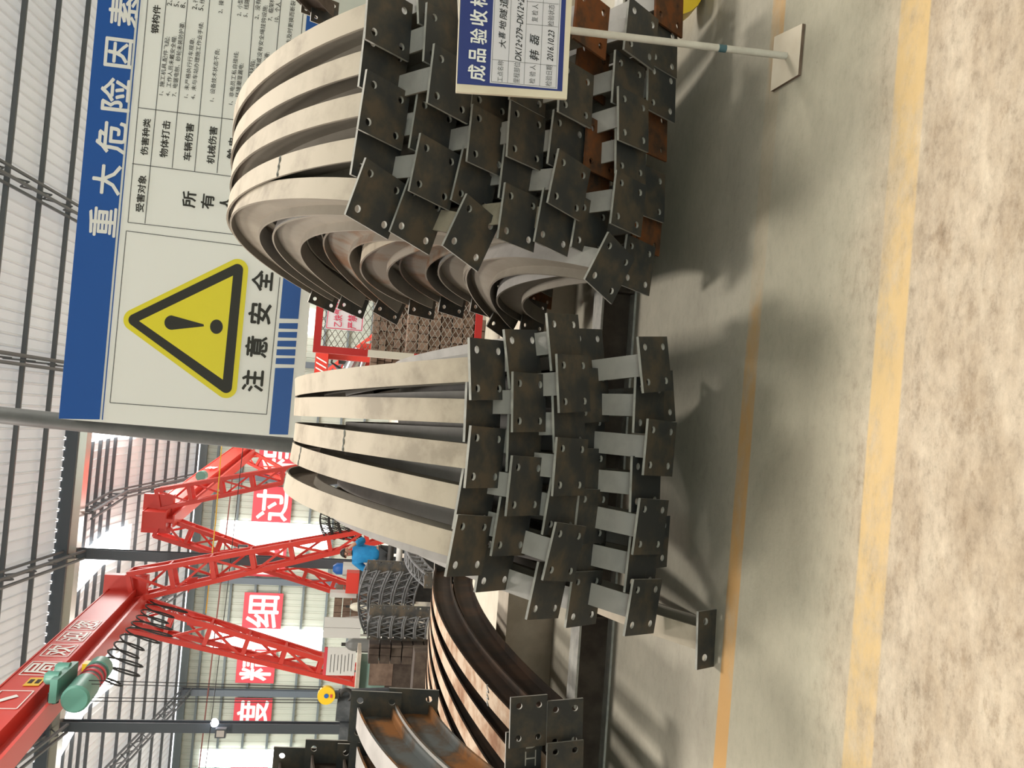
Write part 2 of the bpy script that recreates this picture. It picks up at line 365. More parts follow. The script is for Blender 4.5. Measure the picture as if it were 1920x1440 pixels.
# daylight strips in the far wall and the far roof
def wall_window(n_, x0, x1, ya, yb):
    a = at_y(x0, ya, YW-.12); b = at_y(x1, yb, YW-.12); xc = (a.x+b.x)/2; w = abs(b.x-a.x)
    wn = struct(MB().box((0, 0, 0), (w, .05, abs(a.z-b.z))).build('window_%d' % n_, M['window'])); wn.location = (xc, YW-.12, (a.z+b.z)/2)
wall_window(1, 410, 622, 1020, 985); wall_window(2, 394, 606, 1215, 1182); wall_window(3, 372, 560, 1438, 1406); wall_window(4, 400, 592, 611, 580)
for x in SKY_X[:5]:
    mb = MB(); f_ = slope_fn(YV, ZV-.10, YR, ZR-.10); g_ = slope_fn(YR, ZR-.10, YW, ZE-.10)
    P4 = [f_(x-.55, 0, .04), f_(x+.55, 0, .04), f_(x+.55, 0, 1), f_(x-.55, 0, 1)]; Q4 = [P4[3], P4[2], g_(x+.55, 0, .22), g_(x-.55, 0, .22)]
    mb.add(P4, [(0, 1, 2, 3)]); mb.add(Q4, [(0, 1, 2, 3)])
    struct(mb.build('roof_light', M['sky']))
# cable ducts under the near roof
def pipe(name, pts, r, m, label, cat):
    p0 = Vector(pts[0]); return tag(MB().tube([Vector(p)-p0 for p in pts], r, 8).build(name, M[m], smooth=True), label, cat), p0
for nm, q0, q1, Y, r, m, lb, ct in (('conduit', (38, -20), (-6, 345), 21.3, .05, 'green_pipe', 'green pipe running under the near roof', 'pipe'),
                                    ('conduit', (42, -20), (2, 430), 21.6, .03, 'pink', 'thin faded pink pipe beside the green pipe under the roof', 'pipe')):
    a = at_y(q0[0], q0[1], Y); b = at_y(q1[0], q1[1], Y); o = MB().tube([Vector((0, 0, 0)), (b-a)/2 - Vector((0, 0, .04)), b-a], r, 8).build(nm, M[m], smooth=True); o.location = a; tag(o, lb, ct)
# ------------------------------------------------------------------ arch ribs
PW = .23
def plate_mesh(w, h, t, mface, mcut, hole_in=.043, hr=.0145):
    bm = bmesh.new(); lay = []
    def loop(pts):
        vs = [bm.verts.new((x, y, 0)) for x, y in pts]
        return [bm.edges.new((vs[i], vs[(i+1) % len(vs)])) for i in range(len(vs))]
    e = loop([(-w/2, -h/2), (w/2, -h/2), (w/2, h/2), (-w/2, h/2)])
    for sx in (-1, 1):
        for sy in (-1, 1):
            e += loop([(sx*(w/2-hole_in) + hr*math.cos(k*math.pi/8), sy*(h/2-hole_in) + hr*math.sin(k*math.pi/8)) for k in range(16)])
    bmesh.ops.triangle_fill(bm, use_beauty=True, use_dissolve=False, edges=e)
    fs = list(bm.faces)
    r = bmesh.ops.extrude_face_region(bm, geom=fs)
    bmesh.ops.translate(bm, vec=(0, 0, t), verts=[g for g in r['geom'] if isinstance(g, bmesh.types.BMVert)])
    bmesh.ops.recalc_face_normals(bm, faces=bm.faces)
    me = bpy.data.meshes.new('end_plate'); 
    for f in bm.faces: f.material_index = 0 if abs(f.normal.z) > .5 else 1
    bm.to_mesh(me); bm.free(); me.materials.append(mface); me.materials.append(mcut); return me
T_PL = .011
PL = {0: plate_mesh(PW, PW, T_PL, M['plate'], M['cut']), 1: plate_mesh(PW, PW, T_PL, M['plate_rust'], M['plate_rust']),
      2: plate_mesh(PW, .180, T_PL, M['plate'], M['cut'], .042)}
_bm = {}
def beam_mesh(rad, th0, th1, hb, fb, key, m, inv=False):
    k = (round(rad, 3), round(th0, 3), round(th1, 3), hb, key, inv)
    if k in _bm: return _bm[k]
    tf, tw = .010, .0075
    sec = [(-fb/2, hb/2), (fb/2, hb/2), (fb/2, hb/2-tf), (tw/2, hb/2-tf-.004), (tw/2, -hb/2+tf+.004), (fb/2, -hb/2+tf), (fb/2, -hb/2), (-fb/2, -hb/2), (-fb/2, -hb/2+tf), (-tw/2, -hb/2+tf+.004), (-tw/2, hb/2-tf-.004), (-fb/2, hb/2-tf)]
    nseg = 40; mb = MB(); cy, cz = rad*math.sin(th0), -rad*math.cos(th0); vs = []
    for i in range(nseg+1):
        ph = -th0 + (th0+th1)*i/nseg
        for x, r in sec:
            y = cy + (rad+r)*math.sin(ph); z = cz + (rad+r)*math.cos(ph); vs.append((x, y, z))
    ns = len(sec); fs = [tuple(range(ns)), tuple(nseg*ns+q for q in range(ns))[::-1]]
    for i in range(nseg):
        for q in range(ns): fs.append((i*ns+q, i*ns+(q+1) % ns, (i+1)*ns+(q+1) % ns, (i+1)*ns+q))
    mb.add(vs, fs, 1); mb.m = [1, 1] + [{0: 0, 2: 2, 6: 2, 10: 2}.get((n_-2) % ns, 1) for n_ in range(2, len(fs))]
    me = mb.data('i_beam', m, smooth=True); _bm[k] = me; return me
def rib(S, lean, rad, th0, th1, label, group, pm=0, bmat='beam', hb=.165, fb=.092, welds=(), yaw=0.0, pm_far=None):
    """S: centre of the near end plate; the arch climbs away along +Y and bends over"""
    o = link('arch_rib', None); o.empty_display_size = .1
    o.matrix_world = Matrix.Translation(S) @ Matrix.Rotation(yaw, 4, 'Z') @ Matrix.Rotation(lean, 4, 'Y')
    tag(o, label, 'arch rib', group)
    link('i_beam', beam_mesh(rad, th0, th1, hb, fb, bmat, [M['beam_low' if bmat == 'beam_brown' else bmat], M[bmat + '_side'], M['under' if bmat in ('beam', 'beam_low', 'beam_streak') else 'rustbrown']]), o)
    cy, cz = rad*math.sin(th0), -rad*math.cos(th0)
    p = link('end_plate', PL[pm], o); p.rotation_euler = (math.pi/2 + th0, 0, 0); 
    q = link('end_plate', PL[pm if pm_far is None else pm_far], o); q.location = (0, cy + rad*math.sin(th1), cz + rad*math.cos(th1)); q.rotation_euler = (math.pi/2 - th1, 0, math.pi)
    for t in welds:
        ph = -th0 + (th0+th1)*t; r = rad + hb/2
        pts = [(x, cy + r*math.sin(ph + .002*((i*7) % 3 - 1)), cz + r*math.cos(ph)) for i, x in enumerate([fb*(-.5 + j/8) for j in range(9)])]
        MB().tube(pts, [.0035 + .0015*((i*5) % 3) for i in range(9)], 6).build('weld_seam', M['weld'], o)
    return o
ORD = ['first', 'second', 'third', 'fourth', 'fifth', 'sixth', 'seventh', 'eighth', 'ninth']
def edge_rib(x1, y1, x2, y2, d, rad, th0, th1, label, group, **k):
    """from the two ends of the near plate's top edge (upright right end first)"""
    a = at_d(x1, y1, d); b = at_d(x2, y2, d); v = b-a; lean = math.atan2(v.z, -v.x)
    up = Matrix.Rotation(lean, 3, 'Y') @ Vector((0, -math.sin(th0), math.cos(th0)))
    return rib((a+b)/2 - up*PW/2, lean, rad, th0, th1, label, group, **k)
MR = [  # middle stack: rows of near plates, right to left; f = stands forward
    [(876.5, 633, 879, 750, 1), (873, 712, 867, 829, 0), (880, 799, 868, 913, 1), (867, 876, 846, 992, 0), (855, 965, 832, 1079, 1)],
    [(942, 618, 953, 729, 0), (959, 698, 957, 809, 1), (952, 772, 947, 884, 0), (958, 855, 945, 966, 1), (937, 930, 917, 1042, 0), (906, 1000, 887, 1109, -1)],
    [(1022, 587, 1031, 696, 0), (1041, 664, 1045, 774, 1), (1034, 741, 1036, 848, 0), (1042, 820, 1032, 929, 1), (1033, 893, 1013, 1002, 0), (1041, 978, 1013, 1087, 1), (1008, 1053, 983, 1160, 0)],
    [(1070, 613, 1078, 721, 0), (1080, 688, 1083, 795, 1), (1075, 772, 1075, 879, 0), (1079, 838, 1071, 945, 1), (1085, 915, 1072, 1021, 1), (1080, 996, 1068, 1102, 0), (1073, 1071, 1056, 1177, 1)],
    [(1193, 628, 1203, 741, 1), (1190, 707, 1184, 811, 0), (1213, 786, 1202, 889, 1), (1183, 856, 1178, 959, 0), (1198, 935, 1182, 1038, 1), (1181, 1005, 1167, 1110, 0), (1186, 1086, 1166, 1191, 1)],
    [(1205, 694, 1210, 796, 0), (1201, 969, 1192, 1068, 0)]]
md = [3.15, 3.25, 3.34, 3.55, 3.48, 3.66]
ROWW = ['top row', 'second row', 'third row', 'fourth row', 'fifth row', 'sixth row', 'seventh row', 'eighth row']
for r, row in enumerate(MR):
    for c, (x1, y1, x2, y2, f) in enumerate(row):
        w = ()
        if (r, c) == (0, 2): w = (.20,)
        if (r, c) == (0, 3): w = (.34,)
        if (r, c) == (0, 4): w = (.46,)
        edge_rib(x1, y1, x2, y2, md[r] + .05*(1-f), 2.3 - .17*r, R(47 - 1.8*r), R(47 - 2*r),
                 'pale steel arch rib in the middle stack, %s, %s end plate from the right' % (ROWW[r], ORD[c]),
                 'arch ribs of the middle stack', welds=w, bmat='beam' if r == 0 else 'beam_low')
edge_rib(1307, 1147, 1302, 1254, 3.44, 3.2, R(26), R(20), 'lowest arch rib of the middle stack, its end plate on the floor', 'arch ribs of the middle stack')
AR = [  # right-hand stack
    [(689, -38, 681, 72, 1), (682, 52, 670, 162, 0), (685, 129, 668, 243, 1), (672, 216, 655, 328, 0), (683, 295, 645, 402, 1)],
    [(778, -65, 782, 45, 0), (798, 3, 791, 117, 1), (812, 80, 798, 195, 2), (782, 166, 764, 281, 0), (786, 249, 764, 358, 1), (766, 330, 728, 435, 0)],
    [(888, -20, 884, 92, 0), (888, 92, 880, 204, 0), (884, 194, 872, 304, 1), (869, 267, 842, 379, 0), (873, 362, 827, 460, 1)],
    [(958, -5, 954, 104, 0), (960, 80, 952, 188, 1), (955, 187, 947, 294, 1), (945, 266, 932, 372, 0), (945, 342, 930, 447, 1)],
    [(1082, -32, 1071, 74, 1, 1), (1050, 104, 1043, 212, 1), (1037, 203, 1023, 309, 0), (1046, 277, 1023, 381, 1), (1018, 350, 998, 454, 0)],
    [(1085, 62, 1073, 166, 0, 1), (1100, 215, 1092, 318, 1, 1), (1086, 287, 1076, 390, 0, 1), (1085, 364, 1067, 464, 1)],
    [(1178, -8, 1166, 95, 1), (1152, 92, 1144, 194, 0), (1157, 162, 1156, 263, 1), (1153, 225, 1151, 326, 0), (1154, 318, 1141, 420, 1), (1138, 437, 1094, 520, 1)],
    [(1229, -56, 1225, 40, 0, 1), (1217, 22, 1214, 122, 0), (1214, 108, 1210, 208, 0), (1198, 186, 1195, 284, -1, 1), (1193, 303, 1189, 402, 0), (1190, 366, 1180, 463, -1, 1), (1174, 441, 1160, 532, 1)]]
ad = [3.20, 3.28, 3.37, 3.44, 3.50, 3.68, 3.62, 3.82]
for r, row in enumerate(AR):
    for c, q in enumerate(row):
        x1, y1, x2, y2, f = q[:5]; rust = len(q) > 5
        edge_rib(x1, y1, x2, y2, ad[r] + .05*(1-f), 2.8 - .15*r, R(42 - .6*r), R(31 + .6*r),
                 '%s arch rib in the right-hand stack, %s, %s end plate from the right' % ('rusty steel' if rust else 'pale steel', ROWW[r], ORD[c]),
                 'arch ribs of the right-hand stack', pm=1 if rust else 0, welds=(.16,) if (r, c) == (0, 3) else (), bmat='beam' if r == 0 else 'beam_streak' if (r, c) in ((3, 4), (4, 4), (2, 4)) else 'beam_low')
# flat-stacked rusty ribs at the left
X0 = -1.335
for r in range(2):
    for c in range(8):
        zc = .62 - .178*r; y0 = 3.93 + (.05 if (c + r) % 2 else 0) + (0 if r == 0 else -.03)
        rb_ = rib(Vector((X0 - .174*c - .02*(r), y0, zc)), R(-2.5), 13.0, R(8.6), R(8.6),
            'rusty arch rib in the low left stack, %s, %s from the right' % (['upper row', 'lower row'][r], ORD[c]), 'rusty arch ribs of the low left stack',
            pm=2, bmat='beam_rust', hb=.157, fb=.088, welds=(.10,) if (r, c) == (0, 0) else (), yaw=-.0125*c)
        if (r, c) == (0, 1):
            mb = MB(); put_text(mb, '工U', Vector((-.05, -.06, T_PL + .0008)), Vector((1, 0, 0)), Vector((0, 1, 0)), .13, .055, -.012); mb.build('chalk_mark', M['cut'], [q for q in rb_.children if q.name.startswith('end_plate')][0])
# ribs whose far ends show at the left edge
def far_rib(px, py, d, rad, th0, th1, label, group, pm=0, bmat='beam_brown', lean=0.0):
    """placed by the upper right corner of the far end plate"""
    T = at_d(px, py, d); up = Vector((0, math.sin(th1), math.cos(th1)))
    E_ = T - up*PW/2 - Vector((PW/2, 0, 0))
    cy, cz = rad*math.sin(th0), -rad*math.cos(th0); off = Vector((0, cy + rad*math.sin(th1), cz + rad*math.cos(th1)))
    return rib(E_ - off, lean, rad, th0, th1, label, group, pm=pm, bmat=bmat)
GN = 'arch ribs at the left edge'
far_rib(659, 1298, 3.90, 3.0, R(38), R(-6), 'rust-streaked arch rib at the left edge, upper row, nearest the rusty stack', GN)
far_rib(658, 1372, 3.97, 3.0, R(38), R(-6), 'rust-streaked arch rib at the left edge, upper row, behind its rusty neighbour', GN)
far_rib(730, 1293, 3.93, 2.85, R(38), R(-6), 'rust-streaked arch rib at the left edge, lower row, nearest the rusty stack', GN)
far_rib(513, 1403, 4.30, 3.4, R(30), R(-4), 'dark arch rib in the far left corner, its end plate topmost of three', GN, bmat='rustbrown')
far_rib(573, 1389, 4.25, 3.2, R(30), R(-4), 'dark arch rib in the far left corner, its end plate in the middle of three', GN, bmat='rustbrown')
far_rib(633, 1397, 4.20, 3.0, R(30), R(-4), 'dark arch rib in the far left corner, its end plate lowest of three', GN, bmat='rustbrown')
# rib behind the right-hand stack
far_rib(588, -2, 6.9, 2.9, R(20), R(28), 'dark arch rib behind the right-hand stack, its end plate before the blue band', 'arch ribs behind the right-hand stack', bmat='rustbrown')
far_rib(570, -16, 7.2, 2.9, R(20), R(28), 'dark arch rib behind the right-hand stack, its end plate before the white table', 'arch ribs behind the right-hand stack', bmat='rustbrown')
# ------------------------------------------------------------------ bearers under the stacks
def hbeam(p0, p1, h, b, name, label, m):
    d = Vector(p1)-Vector(p0); mid = (Vector(p0)+Vector(p1))/2
    o = thing(name, label, 'beam', (mid.x, mid.y, 0)); o.rotation_euler = (0, 0, math.atan2(d.y, d.x)); L_ = d.length
    MB().box((0, 0, h-.006), (L_, b, .012)).build('flange', M['cut'], o); MB().box((0, 0, .006), (L_, b, .012)).build('flange', M['cut'], o)
    MB().box((0, 0, h/2), (L_, .010, h-.024)).build('web', M[m], o)
    for k in range(-3, 4): MB().box((k*L_/7.2, -b*.24, h/2), (.01, b*.46, h-.024)).build('stiffener', M[m], o)
    return o
hbeam((-3.4, 4.78, 0), (3.2, 4.70, 0), .20, .18, 'bearer_beam', 'long dark steel beam on the floor under the rib stacks', 'rustbrown')
o = MB().box((0, 0, .17), (7.0, .42, .34)).build('concrete_kerb', M['concrete']); o.location = (-.2, 6.3, 0); tag(o, 'long pale concrete kerb on the floor behind the steel beam', 'kerb')
# ------------------------------------------------------------------ large danger sign
sg = thing('safety_sign', 'large white and blue danger notice board with a yellow warning triangle', 'sign', at_y(345, 400, 8.0))
bd = Board(8.0, sg); YB = 8.0
mb = MB(); cor = [(110, 785), (562, 822), (636, -180), (200, -180)]
fr = [bd.P(q) for q in cor]; mb.add(fr + [v + Vector((0, .035, 0)) for v in fr], [(0, 1, 2, 3), (7, 6, 5, 4), (0, 4, 5, 1), (1, 5, 6, 2), (2, 6, 7, 3), (3, 7, 4, 0)])
mb.build('board', M['white'], sg)
mb = MB(); bd.poly(mb, [(110.3, 785), (187, 786.5), (273, -180), (200, -180)], .003)
bd.poly(mb, [(191, 787), (193, 787.2), (280, -180), (277.5, -180)], .003); mb.build('header_band', M['blue'], sg)
mb = MB(); S0 = ((578, 0), (505, 813), (613, 0), (540, 815))
def bandx(y, k): (x0, y0), (x1, y1) = (S0[0], S0[1]) if k == 0 else (S0[2], S0[3]); return x0 + (x1-x0)*(y-y0)/(y1-y0)
for ya, yb in ((-180, 597), (606, 616), (622.5, 632.5), (639, 649.5), (655, 666), (671.5, 682.5), (690, 814)):
    bd.poly(mb, [(bandx(yb, 0), yb), (bandx(yb, 1), yb+1), (bandx(ya, 1), ya), (bandx(ya, 0), ya)], .003)
mb.build('foot_band', M['blue'], sg)
def rounded(core, rad, n=10):
    """Minkowski sum of a pixel triangle with a disc"""
    out = []; m_ = len(core); cx = sum(p[0] for p in core)/m_; cy = sum(p[1] for p in core)/m_
    for i, p in enumerate(core):
        a = core[i-1]; b = core[(i+1) % m_]
        def nrm(u, v):
            d = (v[0]-u[0], v[1]-u[1]); L_ = math.hypot(*d); k = (d[1]/L_, -d[0]/L_)
            mx, my = (u[0]+v[0])/2, (u[1]+v[1])/2
            return k if (mx-cx)*k[0] + (my-cy)*k[1] > 0 else (-k[0], -k[1])
        n1 = nrm(a, p); n2 = nrm(p, b); a1 = math.atan2(n1[1], n1[0]); a2 = math.atan2(n2[1], n2[0])
        while a2-a1 > math.pi: a2 -= 2*math.pi
        while a2-a1 < -math.pi: a2 += 2*math.pi
        for k in range(n+1): t = a1 + (a2-a1)*k/n; out.append((p[0]+rad*math.cos(t), p[1]+rad*math.sin(t)))
    return out
inner_t = [(261, 602), (437, 517), (418, 712)]
outer_c = [(252, 600), (445, 506), (424, 726)]
mb = MB(); bd.poly(mb, rounded(outer_c, 20.5), .003); tri = mb.build('warning_triangle', M['yellow'], sg)
mb = MB(); bd.poly(mb, rounded(outer_c, 11), .004); mb.build('black_border', M['ink'], tri)
mb = MB(); bd.poly(mb, inner_t, .005); mb.build('yellow_field', M['yellow'], tri)
drop = [(322 + 13.5*math.cos(t), 605 + 13.5*math.sin(t)) for t in [math.pi*.5 + math.pi*k/12 for k in range(13)]]
mb = MB(); bd.poly(mb, drop + [(382, 608.2), (382.5, 612)], .006); bd.poly(mb, [(406 + 12*math.cos(k*math.pi/12), 612.7 + 13.5*math.sin(k*math.pi/12)) for k in range(24)], .006)
mb.build('exclamation_mark', M['ink'], tri)
TITLE = [('重', 165, 211, 445, 392), ('大', 172, 220, 367, 312), ('危', 179, 231, 290, 232), ('险', 187, 238, 211, 151), ('因', 195, 242, 129, 76), ('素', 203, 252, 53, -3)]
mb = MB()
for ch, x0, x1, ya, yb in TITLE: text_px(bd, mb, ch, x0, x1+4, ya, yb, .005, .017, -.082)
mb.build('title_lettering', M['letterwhite'], sg)
for ch, x0, x1, ya, yb in [('注', 453, 489, 735, 696), ('意', 459, 496, 671, 633), ('安', 465, 503, 609, 571), ('全', 471, 506, 547, 510)]: mb = MB(); text_px(bd, mb, ch, x0, x1+3, ya, yb, .005, .024, -.085); mb.build('heading_lettering', M['ink'], sg)
for ch, x0, x1, ya, yb in [('受害对象', 254, 269, 398, 330), ('伤害种类', 263, 277, 292, 224), ('物体打击', 299, 314, 296, 228), ('车辆伤害', 343, 358, 302, 233), ('机械伤害', 387, 402, 308, 239),
                           ('触', 425, 440, 299, 281), ('电', 428, 443, 274, 259), ('所', 341, 366, 390, 361), ('有', 376, 400, 393, 366), ('人', 411, 435, 397, 368), ('钢构件', 283, 297, 64, 11)]:
    mb = MB(); text_px(bd, mb, ch, x0, x1, ya, yb, .005, .020, -.09); mb.build('heading_lettering', M['ink'], sg)
for tx, x0, ya, yb in [('1、施工机具,配件飞起;', 297, 179, 70), ('4、工作人员未戴安全帽;', 309.5, 181, 69), ('7、电锯电刨、砂轮未装防护罩;', 321.5, 182, 43), ('2、', 313, 12, 1), ('5、', 326, 14, 3), ('8、', 338, 16, 5),
                       ('1、未严格执行行车规章;', 343.5, 184, 73), ('4、未与车站办理施工作业手续;', 356.5, 187, 43), ('2、', 360, 19, 8), ('行', 361.5, 6, -4), ('5、', 372, 21, 10), ('线', 374, 8, -2),
                       ('1、设备技术状态不良;', 392, 191, 93), ('2、操', 408, 26, 2), ('1、非电员工私自接线;', 427.5, 197, 98), ('4、环境潮湿漏电;', 439, 199, 120), ('2、小型', 443, 31, 0), ('5、线路', 455, 33, 0),
                       ('设施有缺陷;', 463, 176, 113), ('全绳或没有安全绳挂钩设施;', 478, 141, 11), ('2、没有', 476, 37, 0), ('防滑;', 494, 121, 99), ('7、临架材', 501, 40, -3), ('10、个人', 513, 42, 5), ('未及时更换而断裂', 536, 84, 3)]:
    mb = MB(); text_px(bd, mb, tx, x0, x0+9.5, ya, yb, .005, .004, -.115); mb.build('small_lettering', M['ink'], sg)
mb = MB(); LW = .0065
for a, b in [((237, 433), (206.5, 755)), ((206.5, 755), (500, 777)), ((500, 777), (525, 520)), ((237, 433), (527, 470)), ((281, -40), (240, 417)), ((316, -40), (272, 419)), ((356, -40), (323, 315)), ((397, -40), (365, 322)), ((439, -40), (407, 325)),
             ((480, -40), (452, 328)), ((531, -40), (500, 300)), ((574, -40), (545, 300)), ((240, 417), (520, 449)), ((248, 307), (520, 342)), ((260, 202), (520, 235))]:
    bd.line(mb, a, b, LW, .004)
mb.build('table_lines', M['greyink'], sg)
a = at_y(-60, 772, 8.2); b = at_y(545, 834, 8.2)
mb = MB(); d_ = (b-a).normalized(); mb.tube([rel(sg, a - d_*.3), rel(sg, b + d_*(b.z/abs(d_.z)))], .075, 16); mb.build('post', M['post'], sg, smooth=True)
mb = MB(); mb.box(bd.P((345, 800)) + Vector((.05, .08, 0)), (.12, .10, 1.9)); mb.build('back_frame', M['post'], sg)
# ------------------------------------------------------------------ inspection sign on a white pole
isg = thing('inspection_sign', 'blue inspection notice on a white pole with a square foot plate', 'sign', at_z(1472, 105, 0))
b2 = Board(2.95, isg)
top = at_y(1070, 57, 2.97); foot = at_z(1474, 105, .012)
MB().tube([rel(isg, foot), rel(isg, top + (top-foot)*.42)], .0135, 14).build('pole', M['pole'], isg, smooth=True)
tp = foot.lerp(top, .29); MB().tube([rel(isg, tp), rel(isg, tp + (top-foot)*.035)], .0142, 14).build('tape_band', M['tape'], isg, smooth=True)
q = [at_z(1510, 45, .0), at_z(1502, 141, .0), at_z(1450, 172, .0), at_z(1457, 70, .0)]
mb = MB(); vs = [rel(isg, p) for p in q]; mb.add(vs + [v + Vector((0, 0, .012)) for v in vs], [(0, 1, 2, 3), (7, 6, 5, 4), (0, 4, 5, 1), (1, 5, 6, 2), (2, 6, 7, 3), (3, 7, 4, 0)]); mb.m = [1, 0, 1, 1, 1, 1]; mb.build('foot_plate', [M['cream'], M['brown']], isg)
mb = MB(); cor = [(855, 172), (1063, 185.5), (1081, -170), (868, -170)]; vs = [b2.P(q_) for q_ in cor]
mb.add(vs + [v + Vector((0, .014, 0)) for v in vs], [(0, 1, 2, 3), (7, 6, 5, 4), (0, 4, 5, 1), (1, 5, 6, 2), (2, 6, 7, 3), (3, 7, 4, 0)]); mb.build('board', M['cream'], isg)
mb = MB(); b2.poly(mb, [(857, 157), (1054, 171.5), (1068, -160), (870, -160)], .0012); mb.build('blue_sheet', M['navy'], isg)
mb = MB(); b2.poly(mb, [(918, 155.8), (1044.6, 167.5), (1060, -160), (932, -160)], .002); mb.build('form', M['paper'], isg)
mb = MB()
for a, b in [((951.5, 155.5), (965.5, -160)), ((982, 158.5), (995, -160)), ((1011.5, 162), (1026, -160)), ((923, 112), (1042.5, 124)), ((986, 45.5), (1045.5, 51)), ((987, 3), (1047, 8.5)), ((921, 153.5), (935, -160)), ((1042, 165), (1057, -160)), ((921, 153.5), (1042, 165))]:
    b2.line(mb, a, b, .0013, .0028)
mb.build('form_lines', M['greyink'], isg)
mb = MB()
for ch, x0, x1, ya, yb in [('成', 877, 909, 153, 125), ('品', 879, 910, 117.5, 94), ('验', 881, 911.5, 84.5, 57), ('收', 881, 912.5, 50, 22), ('标', 882, 913, 15, -13)]: text_px(b2, mb, ch, x0, x1, ya, yb, .003, .020, -.045)
mb.build('title_lettering', M['letterwhite'], isg)
mb = MB()
for ch, x0, x1, ya, yb in [('工点名称', 931.5, 942.5, 154.5, 115), ('里程部位', 962, 973.5, 157, 118), ('检 验 人', 991.5, 1003, 157.5, 123), ('检验日期', 1022, 1034, 162.5, 124), ('复 检 人', 996, 1008, 42, 9), ('检验状态', 1026.5, 1038, 50, 10)]:
    text_px(b2, mb, ch, x0, x1, ya, yb, .003, 0.0, -.045)
mb.build('printed_lettering', M['greyink'], isg)
mb = MB()
for ch, x0, x1, ya, yb in [('大', 935, 948, 92, 78), ('喜', 934, 947, 75, 63), ('地', 935, 948, 58, 42), ('隧', 936, 950, 38, 20), ('道', 936, 952, 17, -3), ('DK12+279~DK12+295', 965, 977, 115.5, -13), ('韩', 992, 1010, 116, 98), ('磊', 993, 1010, 87, 69), ('2016.10.23', 1025, 1036.5, 116, 60)]:
    mb = MB(); text_px(b2, mb, ch, x0, x1, ya, yb, .003, .008, -.05, slant=.22); mb.build('handwriting', M['pen'], isg)
# ------------------------------------------------------------------ banner characters on the far wall
BAN = [('程', 486, 563, 889, 822), ('过', 474, 547, 979, 914), ('的', 466, 536, 1081, 1014), ('细', 456, 529, 1180, 1113), ('精', 444, 516, 1280, 1212), ('度', 438, 509, 1367, 1312), ('', 430, 500, 1500, 1437)]
BW = ['right-hand end, behind the middle stack', 'right of the tall bright window', 'behind the crossing crane legs', 'above the white panel', 'behind the left crane leg', 'behind the hoist ropes', 'at the left frame edge']
for (ch, x0, x1, ya, yb), wl in zip(BAN, BW):
    p = at_y((x0+x1)/2, (ya+yb)/2, YW-.095); a = at_y(x0, (ya+yb)/2, YW-.095); b = at_y(x1, (ya+yb)/2, YW-.095); hh = (a.z-b.z); ww = hh*.98 if ch != '度' else hh*.86
    if ch == '度': p.x += .02
    o = thing('banner_panel', ('red banner panel reading %s on the far wall, %s' % (ch, wl)) if ch else 'red banner panel on the far wall cut off at the frame edge', 'banner', p, 'red banner panels on the far wall')
    MB().box((0, 0, 0), (ww, .04, hh)).build('panel', M['redsign'], o)
    if ch:
        mb = MB(); put_text(mb, ch, Vector((-ww*.42, -.03, -hh*.40)), Vector((1, 0, 0)), Vector((0, 0, 1)), ww*.84, hh*.80, .016); mb.build('lettering', M['letterwhite'], o)
# ------------------------------------------------------------------ gantry cranes
def lattice_leg(o, p, q, w0, w1, name='leg'):
    """a four-chord tapering lattice leg with plates cut out, from p (top) to q (foot)"""
    p = Vector(p); q = Vector(q); d = (q-p).normalized(); x = d.cross(Vector((0, 1, 0))).normalized(); y = x.cross(d).normalized(); mb = MB()
    def cs(t):
        w = w0 + (w1-w0)*t; b_ = p.lerp(q, t); return [b_ + x*sx*w/2 + y*sy*w*.55 for sx, sy in ((-1, -1), (1, -1), (1, 1), (-1, 1))]
    A, B = cs(0), cs(1)
    for i in range(4): mb.bar(A[i], B[i], .11, .10, up=Vector((0, 1, 0)))
    n_ = max(5, int((q-p).length/.85))
    for k in range(n_):
        a, b = cs(k/n_), cs((k+1)/n_)
        for i, j in ((0, 1), (1, 2), (2, 3), (3, 0)):
            mb.bar(a[i] if k % 2 else a[j], b[j] if k % 2 else b[i], .055, .05, up=Vector((0, 1, 0)))
            mb.bar(a[i], a[j], .10, .05, up=Vector((0, 1, 0)))
    return mb.build(name, M['red'], o)
def girder(o, a, b, w, h):
    a = Vector(a); b = Vector(b); d = (b-a).normalized(); mb = MB()
    mb.bar(a, b, w, h); l = Vector((0, 0, -h/2)); mb.bar(a+l+Vector((0, 0, -.10)), b+l+Vector((0, 0, -.10)), .10, .20)
    mb.bar(a+l+Vector((0, 0, -.22)), b+l+Vector((0, 0, -.22)), .34, .05); mb.bar(a+l+Vector((0, 0, -.012)), b+l+Vector((0, 0, -.012)), w+.10, .024)
    mb.bar(a-l+Vector((0, 0, .012)), b-l+Vector((0, 0, .012)), w+.04, .024)
    return mb.build('girder', M['red'], o)
# near crane: its girder passes overhead along +Y
g1b = at_y(211, 1100, 22.0); g1a = at_y(0, 1290, 14.1); sl = (g1b-g1a)/(g1b.y-g1a.y)
GH, GWD = .58, .46
def gtop(Y): return g1a + sl*(Y-g1a.y)
c1 = thing('gantry_crane', 'near red gantry crane with white characters on its girder', 'crane', (g1b.x, 21.5, 0))
ga = gtop(4.0) + Vector((-GWD/2, 0, -GH/2)); gb = gtop(22.4) + Vector((-GWD/2, 0, -GH/2))
girder(c1, rel(c1, ga), rel(c1, gb), GWD, GH)
yl = 21.4; gt = gtop(yl) + Vector((-GWD/2, 0, -GH))
MB().box(rel(c1, gt + Vector((0, .35, .25))), (1.15, .26, .95)).build('end_frame', M['red'], c1)
f1 = at_y(720, 1000, 22.0); f2 = at_y(665, 1265, 22.0)
def to_floor(p, q, z=.15): return p + (q-p)*((z-p.z)/(q.z-p.z))
